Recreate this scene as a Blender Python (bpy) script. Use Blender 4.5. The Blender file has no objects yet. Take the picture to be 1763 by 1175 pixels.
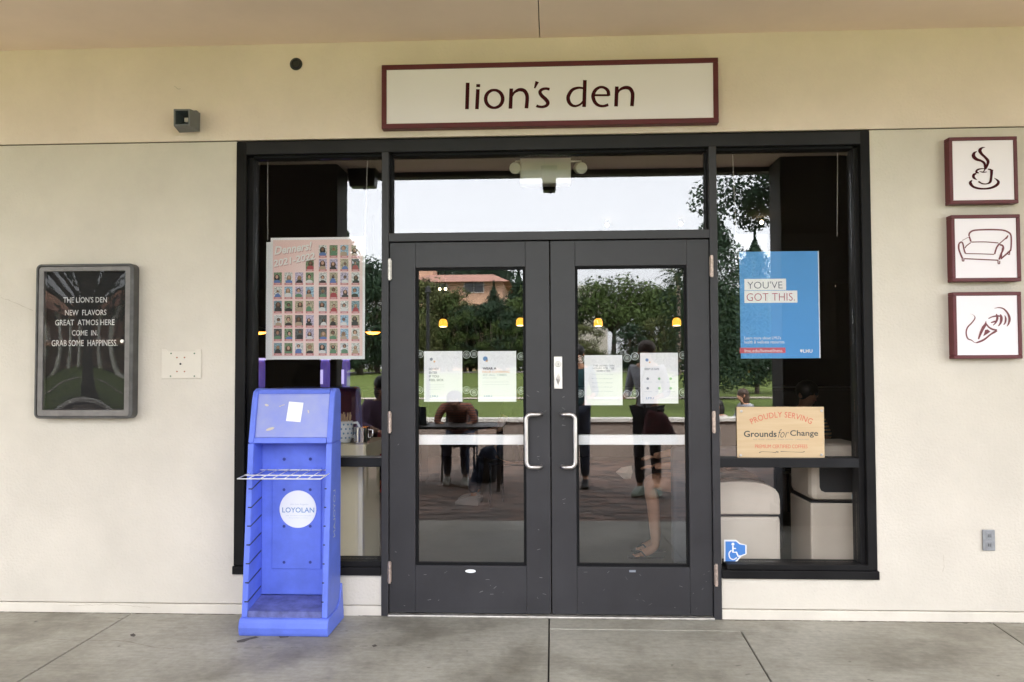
import bpy, bmesh, math, random
from mathutils import Vector, Matrix
R = math.radians
random.seed(7)
sc = bpy.context.scene
col = sc.collection

# ------------------------------------------------------------------ camera
F_PX, CXP, CYP = 1400.0, 881.5, 587.5          # focal length and centre in photograph pixels (1763 wide)
CAM = Vector((0.012, -4.645, 1.405))
yaw, pit, rol = R(2.81), R(1.94), R(-0.232)
Fv = Vector((-math.sin(yaw)*math.cos(pit), math.cos(yaw)*math.cos(pit), math.sin(pit)))
Rv = Vector((math.cos(yaw), math.sin(yaw), 0))
Uv = Rv.cross(Fv)
Rv, Uv = math.cos(rol)*Rv + math.sin(rol)*Uv, -math.sin(rol)*Rv + math.cos(rol)*Uv
cd = bpy.data.cameras.new('camera'); cam = bpy.data.objects.new('camera', cd); col.objects.link(cam)
cd.sensor_width = 36; cd.lens = 36*F_PX/1763; cd.clip_end = 2000; cd.clip_start = 0.05
m3 = Matrix((Rv, Uv, -Fv)).transposed()
cam.matrix_world = Matrix.Translation(CAM) @ m3.to_4x4()
sc.camera = cam
# ------------------------------------------------------------------ world and sun
w = bpy.data.worlds.new('World'); sc.world = w; w.use_nodes = True
nt = w.node_tree; nt.nodes.clear()
sky = nt.nodes.new('ShaderNodeTexSky'); sky.sky_type = 'NISHITA'; sky.sun_disc = False
SUN_EL, SUN_AZ = R(52), R(20)
sky.sun_elevation = SUN_EL; sky.sun_rotation = SUN_AZ; sky.air_density = 1.0; sky.dust_density = 3.0; sky.ozone_density = 1
hs = nt.nodes.new('ShaderNodeHueSaturation'); hs.inputs['Saturation'].default_value = 0.22
bg = nt.nodes.new('ShaderNodeBackground'); bg.inputs['Strength'].default_value = 0.15
wo = nt.nodes.new('ShaderNodeOutputWorld')
mxw = nt.nodes.new('ShaderNodeMix'); mxw.data_type = 'RGBA'; mxw.inputs['Factor'].default_value = .65   # thin even overcast over the clear sky
mxw.inputs['B'].default_value = (3.35, 3.42, 3.6, 1)
nt.links.new(sky.outputs[0], hs.inputs['Color']); nt.links.new(hs.outputs[0], mxw.inputs['A']); nt.links.new(mxw.outputs['Result'], bg.inputs['Color']); nt.links.new(bg.outputs[0], wo.inputs[0])
sl = bpy.data.lights.new('sun', 'SUN'); sl.energy = 1.2; sl.angle = R(18); sl.color = (1, .96, .9)
so = bpy.data.objects.new('sun', sl); col.objects.link(so)
sd = Vector((math.sin(SUN_AZ)*math.cos(SUN_EL), math.cos(SUN_AZ)*math.cos(SUN_EL), math.sin(SUN_EL)))
so.rotation_euler = sd.to_track_quat('Z', 'Y').to_euler(); so.location = (0, 6, 12)
sc.view_settings.view_transform = 'Standard'; sc.view_settings.look = 'None'; sc.view_settings.gamma = 1
sc.view_settings.exposure = 3.55
sc.view_settings.use_curve_mapping = False
sc.render.engine = 'CYCLES'
cy = sc.cycles; cy.use_denoising = True; cy.max_bounces = 10; cy.transparent_max_bounces = 24; cy.glossy_bounces = 5; cy.diffuse_bounces = 5
cy.sample_clamp_indirect = 12; cy.caustics_reflective = False

# ------------------------------------------------------------------ helpers
def P(px, py, Y=0.0):
    """point of the photograph's pixel (px, py) on the vertical plane y = Y"""
    d = Fv + Rv*((px-CXP)/F_PX) - Uv*((py-CYP)/F_PX)
    return CAM + d*((Y-CAM.y)/d.y)
def PF(px, py, z=0.0):
    d = Fv + Rv*((px-CXP)/F_PX) - Uv*((py-CYP)/F_PX)
    return CAM + d*((z-CAM.z)/d.z)
GL = 0.045
def RP(px, py, V):
    """real place of a thing seen mirrored in the glass at V metres from the camera"""
    y = CAM.y + V; p = P(px, py, y); return Vector((p.x, 2*GL - y, p.z))
def X(px, Y=0.0, py=615): return P(px, py, Y).x
def Z(py, px=950, Y=0.0): return P(px, py, Y).z

def tag(o, label=None, cat=None, group=None, kind=None):
    if label: o['label'] = label
    if cat: o['category'] = cat
    if group: o['group'] = group
    if kind: o['kind'] = kind
    return o
def thing(name, label, cat, loc=(0, 0, 0), group=None):
    o = bpy.data.objects.new(name, None); col.objects.link(o); o.location = loc; o.empty_display_size = .1
    return tag(o, label, cat, group)
def wloc(o):
    v = Vector((0, 0, 0))
    while o is not None: v += o.location; o = o.parent
    return v
class MB:
    def __init__(s): s.v = []; s.f = []; s.mi = []
    def add(s, vs, fs, mi=0):
        n = len(s.v); s.v += [tuple(v) for v in vs]; s.f += [tuple(i+n for i in f) for f in fs]; s.mi += [mi]*len(fs); return s
    def box(s, x0, x1, y0, y1, z0, z1, mi=0):
        if x0 > x1: x0, x1 = x1, x0
        if y0 > y1: y0, y1 = y1, y0
        if z0 > z1: z0, z1 = z1, z0
        return s.add([(x0,y0,z0),(x1,y0,z0),(x1,y1,z0),(x0,y1,z0),(x0,y0,z1),(x1,y0,z1),(x1,y1,z1),(x0,y1,z1)],
              [(0,3,2,1),(4,5,6,7),(0,1,5,4),(1,2,6,5),(2,3,7,6),(3,0,4,7)], mi)
    def hexa(s, b, t, mi=0):   # b, t four points each counter-clockwise from above
        return s.add(list(b)+list(t), [(0,3,2,1),(4,5,6,7),(0,1,5,4),(1,2,6,5),(2,3,7,6),(3,0,4,7)], mi)
    def prism(s, poly, a0, a1, axis='y', mi=0):
        n = len(poly)
        def mk(p, a): return (p[0], a, p[1]) if axis == 'y' else ((a, p[0], p[1]) if axis == 'x' else (p[0], p[1], a))
        vs = [mk(p, a0) for p in poly] + [mk(p, a1) for p in poly]
        fs = [tuple(range(n)), tuple(range(2*n-1, n-1, -1))] + [(i, i+n, (i+1) % n+n, (i+1) % n) for i in range(n)]
        return s.add(vs, fs, mi)
    def tube(s, pts, r, n=8, mi=0, closed=False):
        pts = [Vector(p) for p in pts]; rs = r if isinstance(r, (list, tuple)) else [r]*len(pts)
        vs = []; fs = []
        up = None
        for i, p in enumerate(pts):
            a = pts[max(i-1, 0)]; b = pts[min(i+1, len(pts)-1)]
            if closed: a = pts[i-1]; b = pts[(i+1) % len(pts)]
            t = (b-a).normalized()
            if up is None: up = t.orthogonal().normalized()
            u = (up - t*up.dot(t)); u = u.normalized() if u.length > 1e-6 else t.orthogonal().normalized(); up = u
            v = t.cross(u)
            for k in range(n):
                an = 2*math.pi*k/n; vs.append(p + (u*math.cos(an)+v*math.sin(an))*rs[i])
        m = len(pts)
        for i in range(m if closed else m-1):
            j = (i+1) % m
            for k in range(n):
                fs.append((i*n+k, i*n+(k+1) % n, j*n+(k+1) % n, j*n+k))
        if not closed:
            fs.append(tuple(range(n-1, -1, -1))); fs.append(tuple((m-1)*n+k for k in range(n)))
        return s.add(vs, fs, mi)
    def cyl(s, p0, p1, r, n=20, r1=None, mi=0): return s.tube([p0, p1], [r, r if r1 is None else r1], n, mi)
    def lathe(s, prof, c=(0, 0, 0), n=24, mi=0):   # prof [(r,z)], closed by caps where r is 0
        vs = []; fs = []
        for r, z in prof:
            for k in range(n):
                a = 2*math.pi*k/n; vs.append((c[0]+r*math.cos(a), c[1]+r*math.sin(a), c[2]+z))
        for i in range(len(prof)-1):
            for k in range(n): fs.append((i*n+k, i*n+(k+1) % n, (i+1)*n+(k+1) % n, (i+1)*n+k))
        return s.add(vs, fs, mi)
    def ball(s, c, r, n=12, mi=0, sz=1.0, sy=1.0):
        prof = [(r*math.sin(math.pi*i/(n//2)), -r*sz*math.cos(math.pi*i/(n//2))) for i in range(n//2+1)]
        k0 = len(s.v); s.lathe(prof, c, n, mi)
        if sy != 1.0:
            for i in range(k0, len(s.v)): x, y, z = s.v[i]; s.v[i] = (x, c[1]+(y-c[1])*sy, z)
        return s
    def build(s, name, mat, parent=None, bevel=0, smooth=False, seg=2):
        me = bpy.data.meshes.new(name); off = wloc(parent) if parent is not None else Vector((0, 0, 0))
        me.from_pydata([(v[0]-off.x, v[1]-off.y, v[2]-off.z) for v in s.v], [], s.f)
        for m in (mat if isinstance(mat, (list, tuple)) else [mat]): me.materials.append(m)
        me.polygons.foreach_set('material_index', s.mi)
        bm = bmesh.new(); bm.from_mesh(me); bmesh.ops.remove_doubles(bm, verts=bm.verts, dist=1e-5)
        bmesh.ops.recalc_face_normals(bm, faces=bm.faces); bm.to_mesh(me); bm.free()
        if smooth: me.shade_smooth()
        o = bpy.data.objects.new(name, me); col.objects.link(o)
        if parent is not None: o.parent = parent
        if bevel:
            b = o.modifiers.new('bevel', 'BEVEL'); b.width = bevel; b.segments = seg; b.limit_method = 'ANGLE'; b.angle_limit = R(40)
            b.harden_normals = False
        if smooth and bevel: pass
        return o
def box(name, mat, parent, x0, x1, y0, y1, z0, z1, bevel=0.0):
    return MB().box(x0, x1, y0, y1, z0, z1).build(name, mat, parent, bevel)
def copy_tree(o, parent=None):
    c = o.copy(); col.objects.link(c)
    if parent is not None: c.parent = parent
    for ch in list(o.children): copy_tree(ch, c)
    return c

# materials ---------------------------------------------------------
MATS = {}
def mat(name, c, rough=.6, metal=0.0, var=0.0, vs=8.0, bump=0.0, bs=60.0, spec=.5, emit=None, es=0, c2=None, detail=5, trans=0, coord='Object'):
    if name in MATS: return MATS[name]
    m = bpy.data.materials.new(name); m.use_nodes = True; n = m.node_tree; b = n.nodes['Principled BSDF']
    b.inputs['Base Color'].default_value = (*c, 1); b.inputs['Roughness'].default_value = rough
    b.inputs['Metallic'].default_value = metal; b.inputs['Specular IOR Level'].default_value = spec
    if emit: b.inputs['Emission Color'].default_value = (*emit, 1); b.inputs['Emission Strength'].default_value = es
    if trans: b.inputs['Transmission Weight'].default_value = trans
    tc = n.nodes.new('ShaderNodeTexCoord')
    if var or c2:
        nz = n.nodes.new('ShaderNodeTexNoise'); nz.inputs['Scale'].default_value = vs; nz.inputs['Detail'].default_value = detail; nz.inputs['Roughness'].default_value = .62
        n.links.new(tc.outputs[coord], nz.inputs['Vector'])
        rp = n.nodes.new('ShaderNodeValToRGB'); n.links.new(nz.outputs['Fac'], rp.inputs['Fac'])
        rp.color_ramp.elements[0].position = .32; rp.color_ramp.elements[1].position = .68
        a = c2 if c2 else tuple(x*(1-var) for x in c)
        rp.color_ramp.elements[0].color = (*a, 1)
        rp.color_ramp.elements[1].color = (*(c if c2 else tuple(min(1, x*(1+var)) for x in c)), 1)
        n.links.new(rp.outputs[0], b.inputs['Base Color'])
        mr = n.nodes.new('ShaderNodeMapRange'); mr.inputs['To Min'].default_value = max(0, rough-.1); mr.inputs['To Max'].default_value = min(1, rough+.1)
        n.links.new(nz.outputs['Fac'], mr.inputs['Value']); n.links.new(mr.outputs[0], b.inputs['Roughness'])
    if bump:
        n2 = n.nodes.new('ShaderNodeTexNoise'); n2.inputs['Scale'].default_value = bs; n2.inputs['Detail'].default_value = 6
        n.links.new(tc.outputs[coord], n2.inputs['Vector'])
        bp = n.nodes.new('ShaderNodeBump'); bp.inputs['Strength'].default_value = bump; bp.inputs['Distance'].default_value = .004
        n.links.new(n2.outputs['Fac'], bp.inputs['Height']); n.links.new(bp.outputs[0], b.inputs['Normal'])
    MATS[name] = m; return m
def glass(name, refl, tint=(1, 1, 1), wave=0.0, rough=0.0):
    m = bpy.data.materials.new(name); m.use_nodes = True; n = m.node_tree; n.nodes.clear()
    out = n.nodes.new('ShaderNodeOutputMaterial'); mx = n.nodes.new('ShaderNodeMixShader')
    tr = n.nodes.new('ShaderNodeBsdfTransparent'); tr.inputs[0].default_value = (*tint, 1)
    gl = n.nodes.new('ShaderNodeBsdfGlossy'); gl.inputs['Roughness'].default_value = rough; gl.inputs['Color'].default_value = (1, 1, 1, 1)
    lw = n.nodes.new('ShaderNodeLayerWeight'); lw.inputs['Blend'].default_value = .5
    pw = n.nodes.new('ShaderNodeMath'); pw.operation = 'POWER'; pw.inputs[1].default_value = 4
    ma = n.nodes.new('ShaderNodeMath'); ma.operation = 'MULTIPLY_ADD'; ma.inputs[1].default_value = .8; ma.inputs[2].default_value = refl
    n.links.new(lw.outputs['Facing'], pw.inputs[0]); n.links.new(pw.outputs[0], ma.inputs[0]); n.links.new(ma.outputs[0], mx.inputs[0])
    n.links.new(tr.outputs[0], mx.inputs[1]); n.links.new(gl.outputs[0], mx.inputs[2]); n.links.new(mx.outputs[0], out.inputs[0])
    if wave:
        tc = n.nodes.new('ShaderNodeTexCoord'); nz = n.nodes.new('ShaderNodeTexNoise'); nz.inputs['Scale'].default_value = 1.6; nz.inputs['Detail'].default_value = 1
        n.links.new(tc.outputs['Object'], nz.inputs['Vector']); bp = n.nodes.new('ShaderNodeBump'); bp.inputs['Strength'].default_value = wave; bp.inputs['Distance'].default_value = .01
        n.links.new(nz.outputs['Fac'], bp.inputs['Height']); n.links.new(bp.outputs[0], gl.inputs['Normal'])
    MATS[name] = m; return m

M_stucco = mat('cream_stucco', (.665, .615, .54), .85, var=.05, vs=2.6, bump=.8, bs=70, spec=.2, detail=9)
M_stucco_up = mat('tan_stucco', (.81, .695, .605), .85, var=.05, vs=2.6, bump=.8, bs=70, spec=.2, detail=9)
M_soffit = mat('tan_soffit', (.89, .735, .61), .85, var=.045, vs=1.4, bump=.1, bs=90, spec=.15)
M_joint = mat('dark_joint', (.10, .085, .065), .9)  # the joints' own dark colour
M_frame = mat('black_frame_paint', (.010, .0095, .010), .5, var=.25, vs=5, bump=.04, bs=40, spec=.14)
M_door = mat('charcoal_door_paint', (.031, .030, .034), .42, var=.16, vs=3, bump=.05, bs=30, spec=.36)
M_bead = mat('glazing_bead', (.008, .008, .009), .6, spec=.12)
M_glass = glass('window_glass', .076, wave=.008)
M_glass_low = glass('lower_window_glass', .045)
M_glass_door = glass('door_glass', .066, wave=.008)
M_acryl = glass('acrylic_sheet', .035)
M_board_glass = glass('curved_acrylic_cover', .016, wave=.1)
M_steel = mat('brushed_steel', (.66, .63, .62), .36, 1, var=.08, vs=20)
M_brass = mat('worn_hinge_metal', (.50, .40, .35), .45, .8, var=.35, vs=60)
M_white = mat('white_paint', (.80, .80, .80), .5)
M_paper = mat('white_paper', (.86, .87, .90), .8)
M_ink = mat('dark_ink', (.05, .05, .07), .8)
M_greyink = mat('grey_ink', (.26, .28, .33), .8)
M_paleink = mat('pale_ink', (.52, .57, .64), .8)
M_blueink = mat('blue_ink', (.16, .30, .55), .8)
M_orangeink = mat('orange_ink', (.80, .52, .30), .8)
M_maroon = mat('maroon_paint', (.11, .014, .02), .5, var=.1, vs=12)
M_signface = mat('sign_white', (.87, .82, .87), .35, var=.01, vs=2)
M_maroonink = mat('maroon_lettering', (.055, .008, .012), .8, spec=.1)
M_blue = mat('blue_plastic', (.125, .19, .72), .5, var=.12, vs=6, bump=.05, bs=200, spec=.4)
M_bluedark = mat('scuffed_blue_tray', (.11, .125, .33), .6, var=.35, vs=18)
M_wire = mat('white_coated_wire', (.78, .77, .78), .4)
M_black = mat('black_plastic', (.012, .012, .014), .4)

# smooth variable-width strokes in a wall-parallel plane ------------------
def catmull(pts, n=8):
    out = []
    P_ = [pts[0]] + list(pts) + [pts[-1]]
    for i in range(1, len(P_)-2):
        p0, p1, p2, p3 = P_[i-1], P_[i], P_[i+1], P_[i+2]
        for k in range(n):
            t = k/n
            out.append(tuple(.5*((2*b)+(-a+c)*t+(2*a-5*b+4*c-d)*t*t+(-a+3*b-3*c+d)*t**3) for a, b, c, d in zip(p0, p1, p2, p3)))
    out.append(tuple(pts[-1])); return out
class Strokes:
    """strokes given in crop pixels (u, v, width)"""
    def __init__(s, ox, oy, k, Y, th=.0015): s.ox, s.oy, s.k, s.Y, s.th = ox, oy, k, Y, th; s.mb = MB(); s.e = 0
    def pt(s, u, v): p = P(s.ox+u/s.k, s.oy+v/s.k, s.Y); return Vector((p.x, p.z))
    def line(s, pts, wd=None, smooth=True, closed=False):
        q = [(p[0], p[1], (p[2] if len(p) > 2 else wd)) for p in pts]
        if closed: q = q + q[:1]
        if smooth and len(q) > 2: q = catmull(q)
        L = []; Rr = []
        c = [s.pt(a, b) for a, b, _ in q]; mpp = 1/(s.k*F_PX/(s.Y-CAM.y))
        for i, p in enumerate(c):
            a = c[max(i-1, 0)]; b = c[min(i+1, len(c)-1)]
            if closed and i in (0, len(c)-1): a = c[-2]; b = c[1]
            t = (b-a); t = t.normalized() if t.length > 0 else Vector((1, 0)); nrm = Vector((-t.y, t.x))*q[i][2]*mpp/2
            L.append(p+nrm); Rr.append(p-nrm)
        s.e += 1; y = s.Y - .0002*(s.e % 7)
        n = len(c); vs = [(p.x, y, p.y) for p in L]+[(p.x, y, p.y) for p in Rr]
        s.mb.add(vs, [(i, i+1, n+i+1, n+i) for i in range(n-1)]); return s
    def poly(s, pts, smooth=False):
        if smooth: pts = catmull(list(pts)+[pts[0]])[:-1]
        c = [s.pt(a, b) for a, b in pts]; s.e += 1; y = s.Y - .0002*(s.e % 7)
        s.mb.add([(p.x, y, p.y) for p in c], [tuple(range(len(c)))]); return s
    def build(s, name, m, parent):
        me = bpy.data.meshes.new(name); off = wloc(parent)
        me.from_pydata([(v[0]-off.x, v[1]-off.y, v[2]-off.z) for v in s.mb.v], [], s.mb.f); me.materials.append(m)
        o = bpy.data.objects.new(name, me); col.objects.link(o); o.parent = parent; return o
TEXTS = []
def text(s, box4, Y, m, parent, name='lettering', shear=0, bold=0, rotz=0, keep=False, align='C', side=None, arc=0, spacing=1.0):
    """text fitted in photograph pixel box (px0,py0,px1,py1) on plane y=Y"""
    cu = bpy.data.curves.new('t', 'FONT'); cu.body = s; cu.shear = shear; cu.offset = bold; cu.resolution_u = 3; cu.space_character = spacing
    cu.align_x = 'CENTER' if align == 'C' else 'LEFT'
    t = bpy.data.objects.new('t', cu); col.objects.link(t)
    o = bpy.data.objects.new(name, bpy.data.meshes.new(name)); col.objects.link(o); o.parent = parent
    a = P(box4[0], box4[1], Y); b = P(box4[2], box4[3], Y)
    TEXTS.append((t, o, (a.x, b.x, b.z, a.z), Y, m, keep, rotz, side, arc)); return o
def finish_texts():
    bpy.context.view_layer.update(); dg = bpy.context.evaluated_depsgraph_get()
    for t, o, (x0, x1, z0, z1), Y, m, keep, rotz, side, arc in TEXTS:
        me = bpy.data.meshes.new_from_object(t.evaluated_get(dg)); off = wloc(o.parent)
        xs = [v.co.x for v in me.vertices]; ys = [v.co.y for v in me.vertices]
        if not xs: continue
        ax, bx, ay, by = min(xs), max(xs), min(ys), max(ys)
        sx = (x1-x0)/(bx-ax); sz = (z1-z0)/(by-ay)
        if keep: sx = sz = min(sx, sz)
        cx, cz = (x0+x1)/2, (z0+z1)/2
        for v in me.vertices:
            lx = (v.co.x-(ax+bx)/2)*sx; lz = (v.co.y-(ay+by)/2)*sz
            if arc:    # bend along a circle of radius arc
                an = lx/arc; r = arc+lz; lx = r*math.sin(an); lz = r*math.cos(an)-arc
            if rotz: lx, lz = lx*math.cos(rotz)-lz*math.sin(rotz), lx*math.sin(rotz)+lz*math.cos(rotz)
            if side is None: v.co = (cx+lx-off.x, Y-off.y, cz+lz-off.z)
            else: v.co = (side[0]-off.x, side[1]-lz-off.y, side[2]-lx-off.z)
        me.materials.clear(); me.materials.append(m); me.name = o.name; o.data = me
        cu = t.data; bpy.data.objects.remove(t); bpy.data.curves.remove(cu)

# ================================================================== SETTING
# ground profile behind the camera (metres from the wall, towards -y)
def gz(Y):
    pts = [(-400, -.04), (7.9, -.04), (8.3, .2), (26, .25), (60, 1.05), (70, 1.15), (120, 1.3), (700, 1.5)]
    for (a, za), (b, zb) in zip(pts, pts[1:]):
        if a <= Y <= b:
            t = (Y-a)/(b-a); return za+(zb-za)*t
    return 1.5
M_grass = mat('lawn_grass', (.135, .175, .05), .95, c2=(.105, .145, .04), vs=.35, bump=.6, bs=30, spec=.1, detail=8)
g = MB(); xs = [-400, -120, -60, -30, -15, -5, 0, 5, 15, 30, 60, 120, 400]; ys = [-60, 0, 7.9, 8.3, 12, 20, 26, 34, 43, 52, 60, 70, 90, 120, 250, 700]
for i, Yv in enumerate(ys):
    for x in xs: g.v.append((x, -Yv, gz(Yv)))
nx = len(xs)
for i in range(len(ys)-1):
    for j in range(nx-1): g.f.append((i*nx+j, i*nx+j+1, (i+1)*nx+j+1, (i+1)*nx+j)); g.mi.append(0)
tag(g.build('lawn_ground', M_grass), kind='structure')
M_asph = mat('road_surface', (.30, .275, .27), .9, var=.1, vs=2)
def strip(name, Y0, Y1, m, dz, x0=-200, x1=200, bend=0):
    s_ = MB(); n = 24
    for i in range(n+1):
        x = x0+(x1-x0)*i/n; b = bend*(x/60)**2
        for Yv in (Y0+b, Y1+b): s_.v.append((x, -Yv, gz(Yv)+dz))
    for i in range(n): s_.f.append((2*i, 2*i+2, 2*i+3, 2*i+1)); s_.mi.append(0)
    return tag(s_.build(name, m), kind='structure')
strip('road', 60.2, 68, M_asph, .03)
strip('lawn_path', 25.6, 26.6, mat('path_concrete', (.48, .42, .36), .9, var=.08, vs=3), .03)
strip('road_kerb', 59.85, 60.2, mat('kerb_concrete', (.5, .47, .44), .9), .12)

# arcade floor slabs (concrete, sawn joints are gaps)
def concrete():
    m = bpy.data.materials.new('stained_concrete'); m.use_nodes = True; n = m.node_tree; b = n.nodes['Principled BSDF']
    tc = n.nodes.new('ShaderNodeTexCoord'); geo = n.nodes.new('ShaderNodeNewGeometry')
    def noise(s, d=6, r=.6, st=None):
        z = n.nodes.new('ShaderNodeTexNoise'); z.inputs['Scale'].default_value = s; z.inputs['Detail'].default_value = d; z.inputs['Roughness'].default_value = r
        if st:
            mp = n.nodes.new('ShaderNodeMapping'); mp.inputs['Scale'].default_value = st; mp.inputs['Rotation'].default_value = (0, 0, R(35)); n.links.new(geo.outputs['Position'], mp.inputs['Vector']); n.links.new(mp.outputs[0], z.inputs['Vector'])
        else: n.links.new(geo.outputs['Position'], z.inputs['Vector'])
        return z
    def ramp(src, stops):
        r = n.nodes.new('ShaderNodeValToRGB'); n.links.new(src, r.inputs['Fac'])
        while len(r.color_ramp.elements) < len(stops): r.color_ramp.elements.new(.5)
        for e, (p, c) in zip(r.color_ramp.elements, stops): e.position = p; e.color = (*c, 1)
        return r
    def mix(a, b_, f, mode='MULTIPLY'):
        mx = n.nodes.new('ShaderNodeMix'); mx.data_type = 'RGBA'; mx.blend_type = mode
        if isinstance(f, float): mx.inputs['Factor'].default_value = f
        else: n.links.new(f, mx.inputs['Factor'])
        n.links.new(a, mx.inputs['A']); n.links.new(b_, mx.inputs['B']); return mx.outputs['Result']
    base = ramp(noise(1.1, 5).outputs['Fac'], [(.3, (.22, .20, .16)), (.47, (.36, .34, .285)), (.66, (.48, .46, .40))])
    fine = ramp(noise(26, 8, .7).outputs['Fac'], [(.3, (.78, .78, .78)), (.65, (1.05, 1.05, 1.05))])
    brush = ramp(noise(5, 6, .7, (1, 9, 1)).outputs['Fac'], [(.35, (.86, .86, .86)), (.6, (1, 1, 1))])
    stain = ramp(noise(1.9, 5, .6).outputs['Fac'], [(.34, (.50, .48, .45)), (.50, (1, 1, 1))])
    spots = ramp(noise(13, 2, .4).outputs['Fac'], [(.23, (.35, .34, .33)), (.27, (1, 1, 1))])
    c = mix(base.outputs[0], fine.outputs[0], 1.0); c = mix(c, brush.outputs[0], 1.0); c = mix(c, stain.outputs[0], .7); c = mix(c, spots.outputs[0], .8)
    n.links.new(c, b.inputs['Base Color'])
    rr = n.nodes.new('ShaderNodeMapRange'); rr.inputs['To Min'].default_value = .38; rr.inputs['To Max'].default_value = .75
    n.links.new(noise(2.2, 4).outputs['Fac'], rr.inputs['Value']); n.links.new(rr.outputs[0], b.inputs['Roughness'])
    bp = n.nodes.new('ShaderNodeBump'); bp.inputs['Strength'].default_value = .25; bp.inputs['Distance'].default_value = .003
    n.links.new(noise(55, 8, .7).outputs['Fac'], bp.inputs['Height']); n.links.new(bp.outputs[0], b.inputs['Normal'])
    return m
M_conc = concrete()
floor = tag(bpy.data.objects.new('arcade_floor', None), kind='structure'); col.objects.link(floor)
def slab(poly, z1=0.0):   # polygon in xy
    MB().prism(poly, -.03, z1, 'z').build('concrete_slab', M_conc, floor, bevel=.004)
E_ = -2.86; g_ = .004
cxm = PF(945, 1110).x                                   # centre joint
a0, a1 = PF(231, 1053.5), PF(28, 1175); tL = (a1.x-a0.x)/(a1.y-a0.y)
b0, b1 = PF(1275.6, 1086.8), PF(1328.6, 1175); tR = (b1.x-b0.x)/(b1.y-b0.y)
c0, c1 = PF(1701.6, 1068), PF(1763, 1110); tQ = (c1.x-c0.x)/(c1.y-c0.y)
fx = lambda p, t, y: p.x+t*(y-p.y)
yS = b0.y
slab([(-9, E_), (fx(a0, tL, E_)-g_, E_), (fx(a0, tL, -.002)-g_, -.002), (-9, -.002)])
slab([(fx(a0, tL, E_)+g_, E_), (cxm-g_, E_), (cxm-g_, -.002), (fx(a0, tL, -.002)+g_, -.002)])
slab([(cxm+g_, E_), (fx(b0, tR, E_)-g_, E_), (fx(b0, tR, yS)-g_, yS-g_), (cxm+g_, yS-g_)])
slab([(cxm+g_, yS+g_*.3), (fx(b0, tR, yS)-g_, yS+g_*.3), (fx(b0, tR, yS)+g_, yS-.0), (fx(b0, tR, E_)+g_, E_), (fx(c0, tQ, E_)-g_, E_), (fx(c0, tQ, -.002)-g_, -.002), (cxm+g_, -.002)])
slab([(fx(c0, tQ, E_)+g_, E_), (9, E_), (9, -.002), (fx(c0, tQ, -.002)+g_, -.002)])
MB().box(-12, 12, E_-.02, .2, -.06, -.022).build('joint_bed', mat('joint_dirt', (.05, .045, .04), .95), floor)
# brick paving from the arcade edge to the seat wall
pav = tag(bpy.data.objects.new('brick_paving', None), kind='structure'); col.objects.link(pav)
Mb = [mat('paver_%s' % c, k, .85, var=.2, vs=14, bump=.3, bs=50) for c, k in (('red', (.225, .15, .12)), ('brown', (.17, .13, .11)), ('dusky', (.10, .08, .07)))]
paver_me = []
for k in range(3):
    o = MB().box(-.098, .098, -.048, .048, -.04, 0).build('brick', Mb[k], None, .004, seg=1); paver_me.append(o.data); bpy.data.objects.remove(o)
cells = []
for j in range(50):
    for i in range(-34, 35):
        cells.append((i*.2+(.1 if j % 2 else 0), -2.93-j*.1))
cells.sort(key=lambda c: (c[1]+2.9)**2*1.0+c[0]**2*1.2)
rest = MB()
for q, (x, y) in enumerate(cells):
    k = random.randrange(3); dz = random.uniform(-.003, .002)-.004
    if q < 300:
        o = bpy.data.objects.new('brick', paver_me[k]); col.objects.link(o); o.parent = pav; o.location = (x, y, dz)
    else: rest.box(x-.097, x+.097, y-.047, y+.047, -.04, dz, k)
tag(rest.build('bricks', Mb, pav), kind='stuff')
MB().box(-12, 12, -7.9, -2.87, -.08, -.012).build('paving_bed', mat('sand_joint', (.13, .11, .095), .95), pav)
sw = thing('seat_wall', 'low concrete seat wall with pale cap at the edge of the lawn', 'wall', (0, -7.9, 0))
MB().box(-12, 14, -8.15, -7.9, -.05, .575).build('wall_body', mat('seat_wall_render', (.26, .21, .18), .9, var=.15, vs=2), sw)
MB().box(-12.03, 14.03, -8.19, -7.86, .577, .635).build('wall_cap', mat('seat_wall_cap', (.62, .60, .56), .8, var=.08, vs=3), sw, .006)

# ---------------------------------------------------------------- soffit, roof, pillars
SZ = 3.316
soff = tag(bpy.data.objects.new('arcade_soffit', None), kind='structure'); col.objects.link(soff)
jx = P(929, 58, 0).x
for xa, xb in ((-14, jx-5.3), (jx-5.295, jx-.0025), (jx+.0025, jx+4.9), (jx+4.905, 14)):
    MB().box(xa, xb, -3.0, .25, SZ, SZ+.05).build('soffit_panel', M_soffit, soff)
MB().box(-14, 14, -3.0, .25, SZ+.052, SZ+.12).build('joint_backing', M_joint, soff)
MB().box(-14, 14, -3.14, -3.003, SZ-.045, SZ+.5).build('edge_beam', mat('dark_fascia', (.05, .045, .04), .7), soff)
MB().box(-14, 14, -3.0, 15.5, SZ+.14, SZ+.5).build('roof_slab', M_soffit, soff)
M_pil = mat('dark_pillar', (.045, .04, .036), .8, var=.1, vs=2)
lx0 = P(580, 400, CAM.y+7.4).x; rx0 = P(1345, 400, CAM.y+7.4).x
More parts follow.
